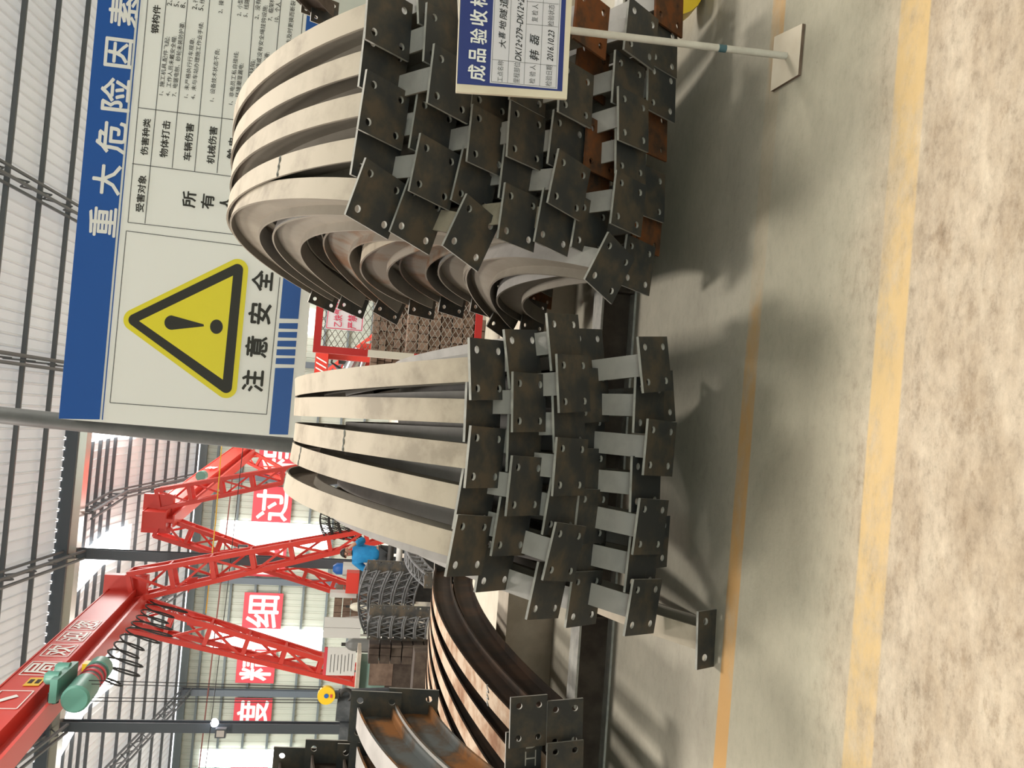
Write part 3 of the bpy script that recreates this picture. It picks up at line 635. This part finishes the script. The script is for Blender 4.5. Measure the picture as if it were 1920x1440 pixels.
for pt, ft in ((gt + Vector((.35, .3, .1)), f1), (gt + Vector((-.30, .3, .1)), f2)):
    lattice_leg(c1, rel(c1, pt), rel(c1, to_floor(pt, ft)), .62, .30)
    e_ = to_floor(pt, ft); MB().box(rel(c1, e_ + Vector((0, 0, -.05))), (.5, .9, .2)).build('foot', M['red'], c1)
mb = MB()
mbp = MB()
for ch, y0, y1 in (('局', 14.75, 15.5), ('欢', 15.85, 16.6), ('迎', 16.85, 17.55), ('您', 17.75, 18.45)):
    a = gtop(y0) + Vector((.012, 0, -GH*.88)); b = gtop(y1) + Vector((.012, 0, -GH*.88)); ux = (b-a); wd = ux.length; ux.normalize()
    put_text(mb, ch, rel(c1, a) + ux*wd*.08 + Vector((0, 0, GH*.05)), ux, Vector((0, 0, 1)), wd*.84, GH*.66, .015); mb.build('lettering', M['letterwhite'], c1); mb = MB(); mbp = MB()
    for k in (0, GH*.76): mbp.bar(rel(c1, a) + Vector((0, 0, k)), rel(c1, b) + Vector((0, 0, k)), .006, .018)
    for e_ in (a, b): mbp.bar(rel(c1, e_), rel(c1, e_) + Vector((0, 0, GH*.76)), .006, .018, up=Vector((0, 1, 0)))
    mbp.build('lettering_frame', M['letterwhite'], c1)
mb = MB(); mbp = MB()
for y0, y1 in ((13.15, 13.95),):
    a = gtop(y0) + Vector((.012, 0, -GH*.88)); b = gtop(y1) + Vector((.012, 0, -GH*.88)); ux = (b-a).normalized()
    put_text(mb, '、', rel(c1, a) + ux*.30 + Vector((0, 0, GH*.25)), ux, Vector((0, 0, 1)), .3, .2, .02)
    for k in (0, GH*.76): mbp.bar(rel(c1, a) + Vector((0, 0, k)), rel(c1, b) + Vector((0, 0, k)), .006, .018)
    for e_ in (a, b): mbp.bar(rel(c1, e_), rel(c1, e_) + Vector((0, 0, GH*.76)), .006, .018, up=Vector((0, 1, 0)))
mb.build('lettering', M['letterwhite'], c1); mbp.build('lettering_frame', M['letterwhite'], c1)
mb = MB(); a = gtop(14.2) + Vector((.012, 0, -GH*.68)); b = gtop(14.6) + Vector((.012, 0, -GH*.68)); mb.bar(rel(c1, a), rel(c1, b), .008, GH*.38); em = mb.build('emblem', M['orange'], c1)
mb = MB()
for k in (-1, 1): mb.bar(rel(c1, a.lerp(b, .25) + Vector((.006, 0, .05*k))), rel(c1, a.lerp(b, .75) + Vector((.006, 0, .05*k))), .004, .06)
mb.build('emblem_mark', M['rustbrown'], em)
for pts_ in (((352, 1112), (372, 1082), (350, 1084)), ((352, 1150), (350, 1172), (378, 1176))):
    mb = MB(); v_ = [rel(c1, at_y(a_, b_, 21.7)) for a_, b_ in pts_]; mb.add(v_ + [q_ + Vector((0, .03, 0)) for q_ in v_], [(0, 1, 2), (5, 4, 3), (0, 3, 4, 1), (1, 4, 5, 2), (2, 5, 3, 0)]); mb.build('leg_plate', M['red'], c1)
# far crane
c2 = thing('gantry_crane', 'far red gantry crane standing behind the near crane', 'crane', (-3.2, 25.8, 0))
a = at_y(290, 962, 25.6); b = at_y(455, 838, 39.5); girder(c2, rel(c2, a + Vector((-.2, 0, 0))), rel(c2, b + Vector((-.2, 0, 0))), .46, .60)
MB().box(rel(c2, at_y(297, 962, 26.2)), (1.1, .3, .8)).build('end_frame', M['red'], c2)
for (x0, y0), (x1, y1), Y, w0 in (((300, 935), (540, 890), 26.3, .55), ((300, 985), (672, 1112), 26.3, .55), ((455, 832), (480, 812), 39.6, .5), ((452, 848), (560, 905), 39.6, .5)):
    p = at_y(x0, y0, Y); q = at_y(x1, y1, Y); q = to_floor(p, q)
    lattice_leg(c2, rel(c2, p), rel(c2, q), w0, .28); MB().box(rel(c2, q + Vector((0, 0, -.05))), (.45, .8, .2)).build('foot', M['red'], c2)
mb = MB(); p = at_y(396, 880, 33.0); 
for k in range(3): mb.bar(rel(c2, p + Vector((.05, -.4+.1*k, .12-.11*k))), rel(c2, p + Vector((.05, .9+.05*k, .12-.11*k))), .01, .07)
mb.build('lettering', M['letterwhite'], c2)
mb = MB(); p = at_y(376, 893, 28.5); mb.tube([rel(c2, p), rel(c2, p + Vector((0, .5, 0)))], .16, 10); mb.build('hoist_motor', M['teal'], c2, smooth=True)
# hoist
hp = at_y(150, 1300, 13.8)
ho = thing('electric_hoist', 'teal electric chain hoist hanging under the near crane girder', 'hoist', hp)
ax = Vector((sl.x, 1, sl.z)).normalized()
MB().tube([-ax*.30, -ax*.27, ax*.35], [.17, .20, .20], 18).build('motor_housing', M['teal'], ho, smooth=True)
MB().tube([ax*.35, ax*1.05], .165, 18).build('rope_drum', M['rebar'], ho, smooth=True)
for t in (.40, .62, .84): MB().tube([ax*t, ax*(t+.05)], .185, 18).build('drum_band', M['redsign'], ho, smooth=True)
MB().tube([ax*1.05, ax*1.35, ax*1.38], [.19, .19, .15], 18).build('gearbox', M['teal'], ho, smooth=True)
for s, t in ((-.18, .0), (.10, .45)):
    c_ = Vector((.22, t, .30)); MB().tube([c_, c_ + Vector((0, .0, .16)), c_ + Vector((0, 0, .20))], [.10, .10, .07], 12).build('trolley_motor', M['teal'], ho, smooth=True)
MB().box((.1, .22, .30), (.34, .95, .10)).build('trolley', M['teal'], ho)
for t in (0, .45): MB().tube([Vector((.0, t, .36)), Vector((-.14, t, .36))], .08, 12).build('wheel', M['dark'], ho, smooth=True)
MB().box((.05, 1.22, .26), (.12, .2, .10)).build('limit_switch', M['hook'], ho)
hk = at_y(612, 1303, 13.8)
hb_ = thing('hook_block', 'yellow hook block hanging on ropes below the hoist', 'hook', hk)
MB().tube([Vector((0, -.05, 0)), Vector((0, .05, 0))], .135, 24).build('sheave_housing', M['hook'], hb_, smooth=True)
MB().tube([Vector((0, -.058, 0)), Vector((0, -.049, 0))], .035, 12).build('axle_cap', M['royal'], hb_, smooth=True)
MB().box((.0, -.055, -.075), (.05, .006, .03)).build('badge', M['redsign'], hb_)
MB().box((.0, 0, -.16), (.09, .07, .07)).build('swivel', M['dark'], hb_)
pts = [Vector((0, 0, -.18)), Vector((.0, 0, -.22))] + [Vector((.0 + .085*math.sin(t), 0, -.30 + .085*math.cos(t))) for t in [R(10 + 26*k) for k in range(10)]]
MB().tube(pts, [.022, .026] + [.032]*7 + [.026, .02, .010], 10).build('hook', M['dark'], hb_, smooth=True)
for xo in (-.15, -.10, .10, .15):
    MB().tube([Vector((xo*.8, 0, .03)), Vector((xo, .02, hp.z-hk.z-.1))], .007, 5).build('rope', M['cable'], hb_)
# festoon cable loops under the girder
pts = []
for i in range(11):
    Y0 = 15.2 + i*.56
    for k in range(16):
        t = k/16; g = gtop(Y0 + .56*t + .20*math.sin(2*math.pi*t)); pts.append(g + Vector((-.25 + .10*math.cos(2*math.pi*t), 0, -GH-.38 - (.26 + .08*math.sin(i*1.3) + .015*i)*(1-math.cos(2*math.pi*t)))))
p0 = pts[0]; o = MB().tube([p-p0 for p in pts], .017, 6).build('festoon_cable', M['cable'], smooth=True); o.location = p0; tag(o, 'dark power cable hanging in loops beneath the near crane girder', 'cable')
# cables along the near bay
for nm, q0, q1, Y, r, m, lb, ct in (('yellow_cable', (418, 805), (386, 1150), 23.6, .014, 'hook', 'thin yellow cable strung across behind the crane legs', 'cable'),
                                    ('rust_pipe', (446, 800), (372, 1450), 41.46, .03, 'rustpipe', 'thin rust-red pipe along the far wall above the banners', 'pipe'),
                                    ('black_cable', (462, 780), (384, 1450), 24.4, .010, 'cable', 'thin black cable strung below the yellow cable', 'cable')):
    a = at_y(q0[0], q0[1], Y); b = at_y(q1[0], q1[1], Y); o = MB().tube([Vector((0, 0, 0)), (b-a)/2 - Vector((0, 0, .03)), b-a], r, 8).build(nm, M[m], smooth=True); o.location = a; tag(o, lb, ct)
# flood lamp on the valley column
lp = at_y(402, 1352, 24.75)
o = thing('flood_lamp', 'lit flood lamp on the blue-grey column at left', 'lamp', lp)
MB().tube([Vector((0, 0, 0)), Vector((0, -.16, -.03))], [.08, .11], 14).build('lamp_head', M['lamp'], o, smooth=True)
MB().bar(Vector((0, .05, 0)), Vector((-.22, .12, -.05)), .04, .04).build('bracket', M['column'], o)
lb = at_y(415, 1371, 24.7); o2 = tag(MB().box((0, 0, 0), (.24, .18, .28)).build('junction_box', M['column']), 'grey junction box on the column below the lit lamp', 'box'); o2.location = lb + Vector((0, -.1, 0))
o3 = MB().box((0, -.095, 0), (.17, .01, .20)).build('cover', M['panel'], o2)
jb = tag(MB().box((0, 0, 0), (.30, .16, .26)).build('junction_box', M['column']), 'grey junction box on the column behind the crane legs', 'box'); jb.location = at_y(455, 1032, 24.785); MB().box((0, -.085, 0), (.22, .01, .18)).build('cover', M['panel'], jb)
# ------------------------------------------------------------------ red and white gate with mesh and a notice
YG = 9.5
gt_ = thing('barrier_gate', 'red and white barrier frame filled with wire mesh behind the stacks', 'gate', at_y(780, 665, YG).lerp(at_y(780, 665, YG), 0) * 1.0)
gt_.location.z = 0
zt = at_y(594, 650, YG).z; xl = at_y(600, 655, YG).x; gw = 2.4
def gseg(name, p, q, m): return MB().bar(rel(gt_, p), rel(gt_, q), .075, .075, up=Vector((0, 1, 0))).build(name, M[m], gt_)
gseg('top_rail', Vector((xl-.037, YG, zt)), Vector((xl+gw, YG, zt)), 'redgate')
zz = [zt-.037, at_y(690, 657, YG).z, at_y(776, 665, YG).z, .38, 0.0]
for k in range(4): gseg('post_section', Vector((xl, YG, zz[k])), Vector((xl, YG, zz[k+1])), 'redgate' if k % 2 == 0 else 'gatewhite')
for k in range(4): gseg('post_section', Vector((xl+gw, YG, zz[k])), Vector((xl+gw, YG, zz[k+1])), 'redgate' if k % 2 == 0 else 'gatewhite')
gseg('bottom_rail', Vector((xl, YG, .25)), Vector((xl+gw, YG, .25)), 'redgate')
mb = MB(); z0, z1, x0_, x1_ = .29, zt-.04, xl+.04, xl+gw-.04; st = .105; hgt = z1-z0; run = hgt*1.6
k = x0_ - run
while k < x1_:
    for s in (1, -1):
        a, b = (k, k+run) ; pa, pb = max(a, x0_), min(b, x1_)
        if pb > pa:
            za = z0 + (pa-a)/run*hgt; zb = z0 + (pb-a)/run*hgt
            if s < 0: za, zb = z1-(za-z0), z1-(zb-z0)
            mb.tube([rel(gt_, (pa, YG, za)), rel(gt_, (pb, YG, zb))], .0035, 4, caps=False)
    k += st
mb.build('wire_mesh', M['mesh'], gt_)
nt_ = thing('notice', 'white notice with pink characters hung on the barrier mesh', 'notice', at_y(646, 597, YG-.06))
b3 = Board(YG-.06, nt_)
mb = MB(); vs = [b3.P(q_) for q_ in [(610, 616), (680, 622), (688, 540), (620, 535)]]; mb.add(vs + [v + Vector((0, .006, 0)) for v in vs], [(0, 1, 2, 3), (7, 6, 5, 4), (0, 4, 5, 1), (1, 5, 6, 2), (2, 6, 7, 3), (3, 7, 4, 0)]); mb.build('sheet', M['notice'], nt_)
mb = MB()
text_px(b3, mb, '乙炔气瓶存放', 625, 641, 613, 545, .004, .015, -.06); mb.build('lettering', M['pinkink'], nt_)
mb = MB(); text_px(b3, mb, '严禁烟火', 651, 668, 617, 565, .004, .015, -.06); mb.build('lettering', M['pinkink'], nt_)
mb = MB()
for a, b in (((612, 614.5), (678, 620)), ((678, 620), (685, 542)), ((612, 614.5), (621, 537)), ((621, 537), (685, 542))): b3.line(mb, a, b, .008, .004)
mb.build('border_lines', M['pinkink'], nt_)
# red boom and red machine seen past the gate
p = at_y(602, 690, 12.0); o = thing('crane_boom', 'red boom end with white stripes left of the barrier post', 'boom', p); hh = .17
MB().box((-.15, .1, 0), (.9, .3, hh)).build('boom_box', M['red'], o); MB().box((.2, .15, -p.z/2), (.12, .12, p.z-.1)).build('support', M['red'], o)
mb = MB()
for k in range(3): 
    xx = .13 - k*.07; mb.add([(xx, -.055, .07), (xx+.02, -.055, .07), (xx-.05, -.055, -.07), (xx-.07, -.055, -.07)], [(0, 1, 2, 3)])
mb.build('stripes', M['letterwhite'], o)
mb = MB(); mb.tube([Vector((-.13 + .035*math.cos(t), -.056, .0 + .05*math.sin(t))) for t in [2*math.pi*k/16 for k in range(17)]], .008, 5); mb.build('emblem', M['orange'], o)
p = at_y(668, 700, 13.5); o = thing('pump_machine', 'red machine with chrome cylinders left of the barrier gate', 'machine', (p.x, p.y, 0)); zc_ = p.z
MB().box((0, 0, .45), (1.2, .7, .9)).build('base_frame', M['dark'], o); MB().box((-.1, 0, zc_-.25), (1.1, .6, .45)).build('housing', M['red'], o)
MB().tube([(-.05, -.30, zc_+.12), (.35, -.30, zc_-.02)], [.12, .10], 14).build('cylinder', M['chrome'], o, smooth=True)
MB().tube([(-.15, -.33, zc_-.02), (.35, -.33, zc_-.14)], .05, 12).build('cylinder', M['chrome'], o, smooth=True)
MB().box((.22, -.1, zc_+.20), (.20, .2, .16)).build('control_box', M['dark'], o); MB().box((-.35, -.2, zc_+.15), (.24, .3, .30)).build('tank', M['red'], o)
MB().tube([(.30, -.2, zc_+.22), (.36, -.25, zc_+.36), (.12, -.25, zc_+.38), (.02, -.2, zc_+.2)], .018, 8).build('hose', M['cable'], o, smooth=True)
o = thing('notice_board', 'white panel with a red border leaning behind the barrier gate', 'board', at_y(745, 678, 12.0)); 
MB().box((0, 0, 0), (.35, .02, .42)).build('panel', M['panel'], o); MB().box((.1, .03, -o.location.z/2), (.04, .03, o.location.z)).build('stand', M['dark'], o)
mb = MB()
for c_, s_ in (((0, -.012, .205), (.35, .01, .02)), ((0, -.012, -.205), (.35, .01, .02)), ((.165, -.012, 0), (.02, .01, .42)), ((-.165, -.012, 0), (.02, .01, .42))): mb.box(c_, s_)
mb.build('border', M['redsign'], o)
# piles of rusty pieces behind the gate
def pile(px, py, Y, w, dpt, label, nlay=6, m='brown', name='offcut_stack', piece=.12, zmax=None):
    q = at_y(px, py, Y); z = q.z if zmax is None else zmax
    o = thing(name, label, 'stack', (q.x, Y, 0)); h = z/nlay; rnd = random.Random(int(px*7+py))
    for k in range(nlay):
        mb = MB(); x = -w/2
        while x < w/2 - .02:
            ww = piece*(.7 + .6*rnd.random()); ww = min(ww, w/2-x); mb.box((x+ww/2, rnd.uniform(-.03, .03), h*(k+.5)), (ww*.93, dpt*rnd.uniform(.85, 1), h*.90)); x += ww
        mb.build('layer', M[m], o)
    return o
pile(700, 590, 11.5, 1.5, .8, 'stack of brown steel offcuts behind the barrier mesh', 15, piece=.10)
pile(760, 640, 11.0, .7, .6, 'low stack of brown steel offcuts behind the barrier post', 7)
pile(820, 585, 12.5, .7, .6, 'low stack of brown offcuts right of the barrier mesh', 6)
# ------------------------------------------------------------------ lattice girders and yard goods far left
def lattice(name, a, b, rise, w, h, label, group, plates=True, hole='leak', m='rebar', nb=9):
    a = Vector(a); b = Vector(b); o = thing(name, label, 'lattice girder', a, group); d = b-a; L_ = d.length; ux = d.normalized(); side = ux.cross(Vector((0, 0, 1))).normalized()
    def pt(t, s, u): return ux*L_*t + Vector((0, 0, rise*4*t*(1-t) + u)) + side*s
    for s in (-w/2, w/2):
        for u in (0, h): MB().tube([pt(k/10, s, u) for k in range(11)], .016, 6).build('chord', M[m], o, smooth=True)
    mb = MB()
    for k in range(nb):
        t0, t1 = k/nb, (k+1)/nb; tm = (t0+t1)/2
        for s in (-w/2, w/2): mb.tube([pt(t0, s, 0), pt(tm, s, h), pt(t1, s, 0)], .011, 5)
        mb.tube([pt(t0, -w/2, h), pt(tm, w/2, h), pt(t1, -w/2, h)], .011, 5); mb.tube([pt(t0, -w/2, 0), pt(t0, w/2, 0)], .010, 5); mb.tube([pt(t0, -w/2, 0), pt(t0, -w/2, h)], .012, 5)
    mb.build('bracing', M[m], o)
    if plates:
        for t in (0, 1):
            q = link('end_plate', PL[0], o); q.location = pt(t, 0, h/2); q.rotation_euler = (math.pi/2, 0, 0); q.scale = ((w+.04)/PW, (h+.03)/PW, 1)
    return o
GL = 'lattice girders stacked at the far left'
for k in range(5):
    z = at_y(697 + 22*k, 1065, 14.5).z - .09
    lattice('lattice_girder', at_y(700, 1178, 15.4).xy.to_3d() + Vector((0, 0, max(z-.05, .02))), at_y(700, 1062, 14.4).xy.to_3d() + Vector((0, 0, max(z, .02))), .13, .17, .155,
            'curved rebar lattice girder in the far pile, %s layer from the top' % ORD[k], GL)
for k in range(5):
    z = at_y(700 + 22*k, 1150, 14.0).z - .10
    lattice('lattice_girder', at_y(720, 1187, 13.9).xy.to_3d() + Vector((0, 0, max(z, .02))), at_y(720, 1147, 13.6).xy.to_3d() + Vector((0, 0, max(z, .02))), .02, .17, .16,
            'short rebar lattice girder before the far pile, %s layer from the top' % ORD[k], GL, nb=4)
lattice('lattice_girder', at_y(806, 1088, 11.5) + Vector((0, 0, -.1)), at_y(770, 1022, 12.6) + Vector((0, 0, -.1)), .10, .17, .16, 'single rebar lattice girder lying before the pipes, right of the far pile', GL)
tb = at_y(806, 1088, 11.5); o = tag(MB().box((0, 0, .12), (.3, .3, .24)).build('timber_block', M['brown']), 'brown timber block under the single lattice girder', 'block'); o.location = (tb.x+.02, 11.6, 0)
for k in range(4):
    lattice('lattice_girder', at_y(628 + 17*k, 1010, 22), at_y(622 + 17*k, 950, 22), .12, .4, .20, 'dark lattice girder in the distant pile by the tall window, %s from the top' % ORD[k], 'lattice girders in the distant pile', plates=False, m='dark', nb=7)
# pipes the person stands behind
pb = thing('pipe_rack', 'dark rack that carries the steel tubes before the person', 'rack', at_y(760, 1035, 15.2).xy.to_3d())
MB().box((0, 0, .2), (1.6, .5, .4)).build('base', M['dark'], pb)
for k, (x, m) in enumerate(((733, 'dark'), (749, 'panel'), (764, 'dark'), (776, 'bottle'), (786, 'dark'))):
    q = at_y(x, 1035, 15.0); o = MB().tube([Vector((-.55, 0, 0)), Vector((.9, 0, 0))], .055, 10).build('steel_tube', M[m], smooth=True); o.location = q
    tag(o, '%s steel tube on the rack before the person, %s from the top' % ('pale' if m == 'panel' else 'dark' if m == 'dark' else 'grey', ORD[k]), 'tube', 'steel tubes before the person')
# yard goods between the crane legs
o = thing('panel_board', 'blank white two-part panel on struts above the far pile', 'board', at_y(642, 1177, 18.0)); zb = -.62; wv = .44
MB().box((-.105, 0, 0), (.20, .04, .74)).build('panel', M['panel'], o); MB().box((.105, 0, 0), (.20, .04, .74)).build('panel', M['panel'], o)
for s in (-1, 1): MB().bar(Vector((s*.16, .05, .1)), Vector((s*.25, .5, -o.location.z)), .04, .04).build('strut', M['panel'], o)
q = at_y(638, 1240, 18.0); o = thing('rule_board', 'white notice with a red top edge and text lines by the left crane leg', 'board', q)
MB().box((0, 0, 0), (.56, .03, .60)).build('panel', M['panel'], o); MB().box((0, -.002, .30), (.56, .036, .06)).build('red_edge', M['redsign'], o)
mb = MB(); rnd = random.Random(3)
for k in range(7): mb.box((-.05+.04*rnd.random(), -.018, .19-.07*k), (.30 + .1*rnd.random(), .004, .012))
mb.build('text_lines', M['greyink'], o)
for s in (-1, 1): MB().bar(Vector((s*.2, .03, -.3)), Vector((s*.2, .03, -q.z)), .035, .035).build('leg', M['dark'], o)
def bottle(px, py, x1, Y, r, m, label):
    t = at_y(px, py, Y); b = at_y(x1, py, Y); o = thing('gas_cylinder', label, 'gas cylinder', (t.x, Y, 0)); H_ = t.z
    MB().tube([(0, 0, 0), (0, 0, H_-.22), (0, 0, H_-.14), (0, 0, H_-.08)], [r, r, r*.8, r*.35], 14).build('body', M[m], o, smooth=True)
    MB().tube([(0, 0, H_-.08), (0, 0, H_)], r*.28, 8).build('valve', M['dark'], o, smooth=True)
bottle(648, 1137, 680, 16.5, .085, 'bottlew', 'cream gas cylinder beside the white panel'); bottle(640, 1208, 690, 17.0, .12, 'bottle', 'dark grey gas cylinder between the white panel and the notice')
pile(626, 1132, 19.5, .75, .6, 'tall stack of brown pieces behind the right crane leg', 9, zmax=None)
pile(690, 1219, 14.0, .30, .5, 'dark brown stack of plates below the notice', 6, m='rustbrown')
q = at_y(668, 1254, 15.5); o = thing('machine_bench', 'green and brown machine at the foot of the left crane leg', 'machine', (q.x, 15.5, 0)); H_ = q.z
MB().box((0, 0, H_-.03), (.72, .7, .06)).build('table_top', M['concrete'], o); MB().box((-.05, 0, H_-.28), (.5, .5, .44)).build('cabinet', M['green'], o)
MB().box((.02, -.28, H_-.42), (.42, .05, .40)).build('front_plate', M['brown'], o); MB().box((0, 0, (H_-.5)/2), (.6, .6, H_-.5)).build('base', M['rustbrown'], o)
q = at_y(690, 1250, 13.5)
o = tag(MB().box((0, 0, .22), (.75, .4, .44)).build('steel_box', M['rustbrown']), 'dark brown steel box below the green machine', 'box'); o.location = (at_y(740, 1265, 12.5).x, 12.5, 0)
q = at_y(632, 1366, 14.0); o = thing('tarpaulin_bundle', 'large black tarpaulin bundle behind the left-edge ribs', 'bundle', (q.x, 14.0, 0)); H_ = q.z; rnd = random.Random(5)
pts = [(0, 0, H_*k/6) for k in range(7)]; MB().tube([(-.62, 0, 0), (-.60, 0, H_*.5), (-.58, .02, H_)], [.30, .31, .24], 14).build('fold', M['tarp'], o, smooth=True)
MB().tube([(-.12, .04, 0), (-.10, 0, H_*.55), (-.12, 0, H_*.97)], [.32, .31, .27], 14).build('fold', M['tarp'], o, smooth=True); MB().tube([(.36, 0, 0), (.34, 0, H_*.5), (.36, .02, H_*1.02)], [.28, .30, .24], 14).build('fold', M['tarp'], o, smooth=True)
q = at_y(650, 1090, 18.5); o = thing('generator', 'red generator between the crane legs behind the person', 'generator', (q.x, 18.5, 0)); H_ = q.z
MB().box((0, 0, H_-.12), (.42, .4, .26)).build('tank', M['red'], o); MB().box((.05, 0, H_-.42), (.5, .45, .34)).build('engine', M['dark'], o); MB().box((0, 0, (H_-.6)/2), (.7, .6, H_-.6)).build('stand', M['dark'], o)
MB().box((-.28, .1, H_+.05), (.10, .35, .55)).build('grey_cabinet', M['panel'], o)
q = at_y(626, 1066, 20.0); o = thing('water_barrel', 'small blue barrel behind the person', 'barrel', (q.x, 20, q.z-.2)); MB().tube([(0, 0, 0), (0, 0, .14), (0, 0, .22)], [.13, .13, .07], 14).build('body', M['royal'], o, smooth=True)
MB().tube([(0, 0, -q.z+.2), (0, 0, 0)], .16, 10).build('stand', M['panel'], o)
# yellow hand truck wheel at the upper right corner
o = MB().tube([Vector((0, -.06, 0)), Vector((0, .06, 0))], .16, 20).build('roller', M['hook'], smooth=True); o.location = at_d(1255, -22, 4.2); tag(o, 'yellow painted roller on the floor at the top right corner', 'roller')
# ------------------------------------------------------------------ person in the blue jacket
def skin_obj(name, verts, edges, radii, m, parent, sub=2, root=0):
    me = bpy.data.meshes.new(name); me.from_pydata([tuple(v) for v in verts], edges, []); o = link(name, me, parent); me.materials.append(m)
    sk = o.modifiers.new('skin', 'SKIN'); sk.use_smooth_shade = True
    for i, r in enumerate(radii): me.skin_vertices[0].data[i].radius = (r if isinstance(r, tuple) else (r, r)); me.skin_vertices[0].data[i].use_root = (i == root)
    s = o.modifiers.new('sub', 'SUBSURF'); s.levels = sub; s.render_levels = sub; return o
pp = at_y(680, 1038, 17.0); pz = at_y(639, 1036, 17.0).z
ps = thing('person', 'person in a bright blue jacket standing between the red crane legs', 'person', (pp.x, 17.0, 0)); k_ = pz/1.70
def S(x, y, z): return Vector((x, y, z))*k_
# body: head, neck, torso and both arms in one surface
bv = [S(0, 0, .92), S(0, 0, 1.10), S(0, -.01, 1.30), S(0, 0, 1.42), S(0, -.01, 1.49), S(0, -.02, 1.58), S(0, -.02, 1.66),
      S(.18, 0, 1.38), S(.30, -.08, 1.26), S(.20, -.20, 1.46), S(.11, -.16, 1.56), S(-.18, 0, 1.38), S(-.32, .02, 1.18), S(-.20, -.14, 1.06), S(-.14, -.17, 1.05),
      S(.10, 0, .86), S(.11, -.01, .48), S(.11, .01, .06), S(.11, -.14, .03), S(-.10, 0, .86), S(-.12, -.01, .48), S(-.13, .01, .06), S(-.13, -.14, .03)]
be = [(0, 1), (1, 2), (2, 3), (3, 4), (4, 5), (5, 6), (2, 7), (7, 8), (8, 9), (9, 10), (2, 11), (11, 12), (12, 13), (13, 14), (0, 15), (15, 16), (16, 17), (17, 18), (0, 19), (19, 20), (20, 21), (21, 22)]
br = [(.15, .11), (.14, .10), (.16, .11), (.08, .07), .05, (.085, .10), (.07, .085), .075, .05, .036, .028, .075, .05, .036, .028, .085, .06, .042, .03, .085, .06, .042, .03]
br = [((r[0]*k_, r[1]*k_) if isinstance(r, tuple) else r*k_) for r in br]
skin_obj('body', bv, be, br, M['skin'], ps)
jv = [bv[0]+S(0, 0, -.06), bv[1], bv[2], bv[3]+S(0, 0, -.02), bv[7], bv[8], bv[9]+S(.01, .01, -.03), bv[11], bv[12], bv[13]+S(-.01, .01, .01)]
skin_obj('jacket', jv, [(0, 1), (1, 2), (2, 3), (2, 4), (4, 5), (5, 6), (2, 7), (7, 8), (8, 9)], [(.19*k_, .14*k_), (.18*k_, .135*k_), (.19*k_, .135*k_), (.10*k_, .09*k_)] + [.10*k_, .075*k_, .055*k_, .10*k_, .075*k_, .055*k_], M['jacket'], ps)
skin_obj('trousers', [bv[0], bv[15], bv[16], bv[17]+S(0, 0, .02), bv[19], bv[20], bv[21]+S(0, 0, .02)], [(0, 1), (1, 2), (2, 3), (0, 4), (4, 5), (5, 6)], [(.155*k_, .12*k_), .105*k_, .08*k_, .065*k_, .105*k_, .08*k_, .065*k_], M['trousers'], ps)
for s, (hx, hy, hz), dx in ((1, (.11, -.16, 1.56), -.3), (-1, (-.14, -.17, 1.05), .6)):
    for k in range(5):
        b0 = S(hx, hy, hz) + S(0, 0, 0); dv = Vector((dx, -.4, .8 if s > 0 else -.2)).normalized(); sd = Vector((0, .0, 1)) if s < 0 else Vector((1, 0, 0)); ofs = sd*((k-2)*.017*k_)
        ln = (.055, .075, .082, .076, .06)[k]*k_; MB().tube([b0+ofs, b0+ofs+dv*ln*.5, b0+ofs+dv*ln*.95+Vector((0, .012, -.008))], [.010, .009, .006], 6).build('finger', M['skin'], ps, smooth=True)
hv = []; hf = []; nu, nv = 12, 7
for j in range(nv+1):
    th = R(112)*j/nv
    for i in range(nu):
        ph = 2*math.pi*i/nu; back = .5+.5*math.sin(ph); tt = th*(.62+.38*back)
        hv.append(S(0, -.015, 1.60) + Vector((.098*math.sin(tt)*math.cos(ph), .112*math.sin(tt)*math.sin(ph), .118*math.cos(tt)))*k_)
for j in range(nv):
    for i in range(nu): hf.append((j*nu+i, j*nu+(i+1) % nu, (j+1)*nu+(i+1) % nu, (j+1)*nu+i))
MB().add(hv, hf).build('hair', M['hair'], ps, smooth=True)
for s in (-1, 1):
    MB().tube([S(s*.034, -.112, 1.605), S(s*.034, -.122, 1.605)], .011*k_, 8).build('eye', M['hair'], ps); MB().tube([S(s*.088, -.02, 1.60), S(s*.104, -.015, 1.60)], [.026*k_, .018*k_], 8).build('ear', M['skin'], ps, smooth=True)
MB().tube([S(0, -.105, 1.61), S(0, -.14, 1.575), S(0, -.12, 1.565)], [.010*k_, .018*k_, .014*k_], 8).build('nose', M['skin'], ps, smooth=True); MB().tube([S(-.026, -.112, 1.535), S(0, -.118, 1.533), S(.026, -.112, 1.535)], .007*k_, 6).build('mouth', M['redsign'], ps, smooth=True)
bpy.context.view_layer.update()
